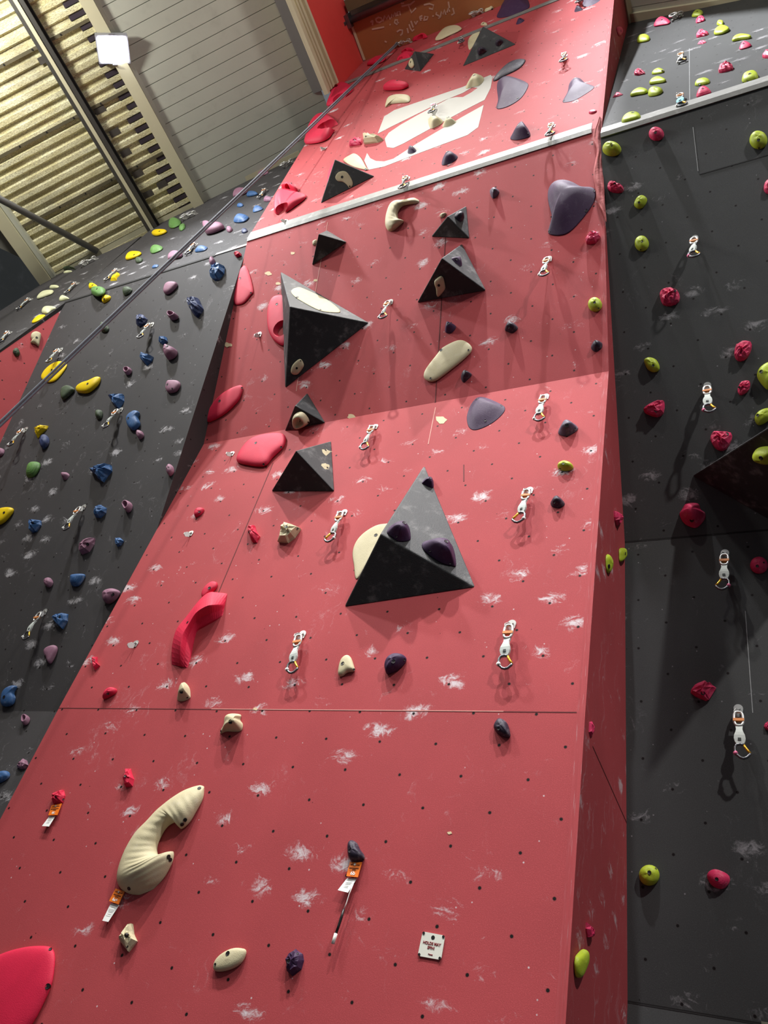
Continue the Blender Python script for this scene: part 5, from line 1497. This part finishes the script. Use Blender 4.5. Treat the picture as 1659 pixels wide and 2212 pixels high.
def grade_tag(fr, orange, white, grade, label, curl=.010):
    q = pts(fr, orange); w = pts(fr, white)
    s, P = pick('M', q[0]); e = empty('grade_tag', P); inv = Matrix.Translation(-P)
    a = quad3(s, q, (.006, .006, .012, .012))
    n = (a[1] - a[0]).cross(a[3] - a[0]).normalized(); n = n if n.dot(s.n) > 0 else -n
    mb = MB(); mb.prism(a, n * .0025); mb.build('plastic_card', MAT['tagorange'], e, inv=inv)
    a = [p + n * .0025 for p in a]
    C = (a[0] + a[1] + a[2] + a[3]) / 4; ex = ((a[1] - a[0]) + (a[2] - a[3])).normalized(); L = ((a[0] + a[1]) - (a[2] + a[3])) / 2; hgt = L.length; ey = L.normalized(); wd = (a[1] - a[0]).length
    lay_text(grade, C - ey * hgt * .28, ex, ey, n, hgt * .36, MAT['paper'], e, inv, bold=.0003, name='grade_lettering')
    mb = MB()
    for f, x0, x1 in ((.30, -.36, -.1), (.30, .1, .38), (.07, -.4, .38), (-.04, -.14, .16)):
        mb.box(C + ey * hgt * f + ex * wd * (x0 + x1) / 2 + n * .0004, ex * (wd * (x1 - x0) / 2), ey * (hgt * .028), n * .0004)
    mb.build('small_print', MAT['printdark'], e, inv=inv)
    mb = MB(); mb.disc(C + ey * hgt * .32, n, .004, .003, 10); mb.build('screw', MAT['steel'], e, inv=inv)
    b = quad3(s, w, (.006, .006, .006 + curl, .006 + curl))
    nb = (b[1] - b[0]).cross(b[3] - b[0]).normalized(); nb = nb if nb.dot(s.n) > 0 else -nb
    mb = MB(); mb.prism(b, nb * .0008); sl = mb.build('paper_slip', MAT['paper'], e, inv=inv)
    mb = MB()
    for k, (f, l) in enumerate(((.2, .5), (.33, .7), (.40, .7), (.47, .6), (.6, .45), (.7, .5))):
        c = b[0].lerp(b[3], f).lerp(b[1].lerp(b[2], f), .5); x = (b[1] - b[0]) * (l / 2 * .9); y = (b[3] - b[0]) * .012
        mb.box(c + nb * .0010, x, y, nb * .0002)
    mb.build('printed_lines', MAT['print'], sl, inv=inv)
    return tag(e, label, 'grade tag', 'orange grade tags with paper slips')


grade_tag('N', "338,715 403,703 380,780 322,782", "322,784 362,782 330,855 285,852", '6c', 'orange tag and white slip under the small coral hold at the left')
grade_tag('N', "748,1247 806,1266 772,1352 712,1330", "716,1340 770,1352 710,1465 672,1457", '6a+', 'orange tag and white slip under the big cream crescent')
grade_tag('O', "1060,1078 1137,1080 1116,1180 1042,1172", "1042,1180 1105,1182 1058,1282 993,1266", '6b', 'orange 6b tag and white slip under the dark plum kidney hold', .014)
# pen on a string below the 6b tag
q = pts('O', "1092,1225 1066,1290 1048,1350 1032,1388"); s, P = pick('M', q[0])
e = empty('pen_on_string', P); inv = Matrix.Translation(-P); nl = s.n
mb = MB(); mb.tube([s.hit(p) + nl * .02 for p in q], .0016, 6); mb.build('string', MAT['paper'], e, True, inv=inv)
q2 = pts('O', "1032,1388 1016,1440 1000,1490 982,1542"); mb = MB(); mb.tube([s.hit(p) + nl * .02 for p in q2], [.0035, .0048, .0046, .0046], 10); mb.build('pen_barrel', simple('black pen barrel', (26, 25, 26), .4), e, True, inv=inv)
q3 = pts('O', "982,1542 972,1575 962,1608"); mb = MB(); mb.tube([s.hit(p) + nl * .02 for p in q3], .006, 10); mb.build('pen_cap', MAT['whitetape'], e, True, inv=inv)
tag(e, 'black marker pen with white end hanging on a string under the 6b slip', 'pen')
# warning sign
q = pts('P', "338,1519 481,1546 455,1702 305,1675"); s, P = pick('M', (935, 2042))
e = empty('warning_sign', P); inv = Matrix.Translation(-P)
a = [s.hit(p) + s.n * .001 for p in q]
cs = []
for i in range(4):
    p0, p1, p2 = a[i - 1], a[i], a[(i + 1) % 4]; r = .009
    d1 = (p0 - p1).normalized() * r; d2 = (p2 - p1).normalized() * r
    for t in (0, .25, .5, .75, 1): cs.append(p1 + d1 * (1 - t) ** 2 + d2 * t ** 2)
mb = MB(); mb.prism(cs, s.n * .003); mb.build('plate', MAT['sign'], e, inv=inv)
a = [p + s.n * .003 for p in a]
C = sum(a, V()) / 4; ex = ((a[1] - a[0]) + (a[2] - a[3])).normalized(); L = ((a[0] + a[1]) - (a[2] + a[3])) / 2; hg = L.length
ey = L.normalized(); wd = (a[1] - a[0]).length
lay_text('HOLDS MAY', C + ey * hg * .075, ex, ey, s.n, hg * .165, MAT['signred'], e, inv, .94, .0003)
lay_text('SPIN!', C - ey * hg * .10, ex, ey, s.n, hg * .165, MAT['signred'], e, inv, .94, .0003)
lay_text('HWC', C - ey * hg * .37 + ex * wd * .05, ex, ey, s.n, hg * .055, MAT['signred'], e, inv, 1.2, .0003)
mb = MB(); mb.tube([C - ey * hg * .36 - ex * wd * .075 + s.n * .0008, C - ey * hg * .345 - ex * wd * .055 + s.n * .0008, C - ey * hg * .345 - ex * wd * .02 + s.n * .0008], .0009, 5); mb.build('logo_mark', MAT['signred'], e, inv=inv)
mb = MB(); mb.disc(C + ey * hg * .33, s.n, .0062, .0006, 14); mb.build('hole', MAT['bolt'], e, inv=inv)
for i in range(4):
    c = a[i].lerp(C, .12); mb = MB(); mb.disc(c, s.n, .0042, .0015, 10); mb.build('screw', MAT['bolt'], e, inv=inv)
tag(e, 'square white sign reading HOLDS MAY SPIN near the bottom of the red wall', 'sign')
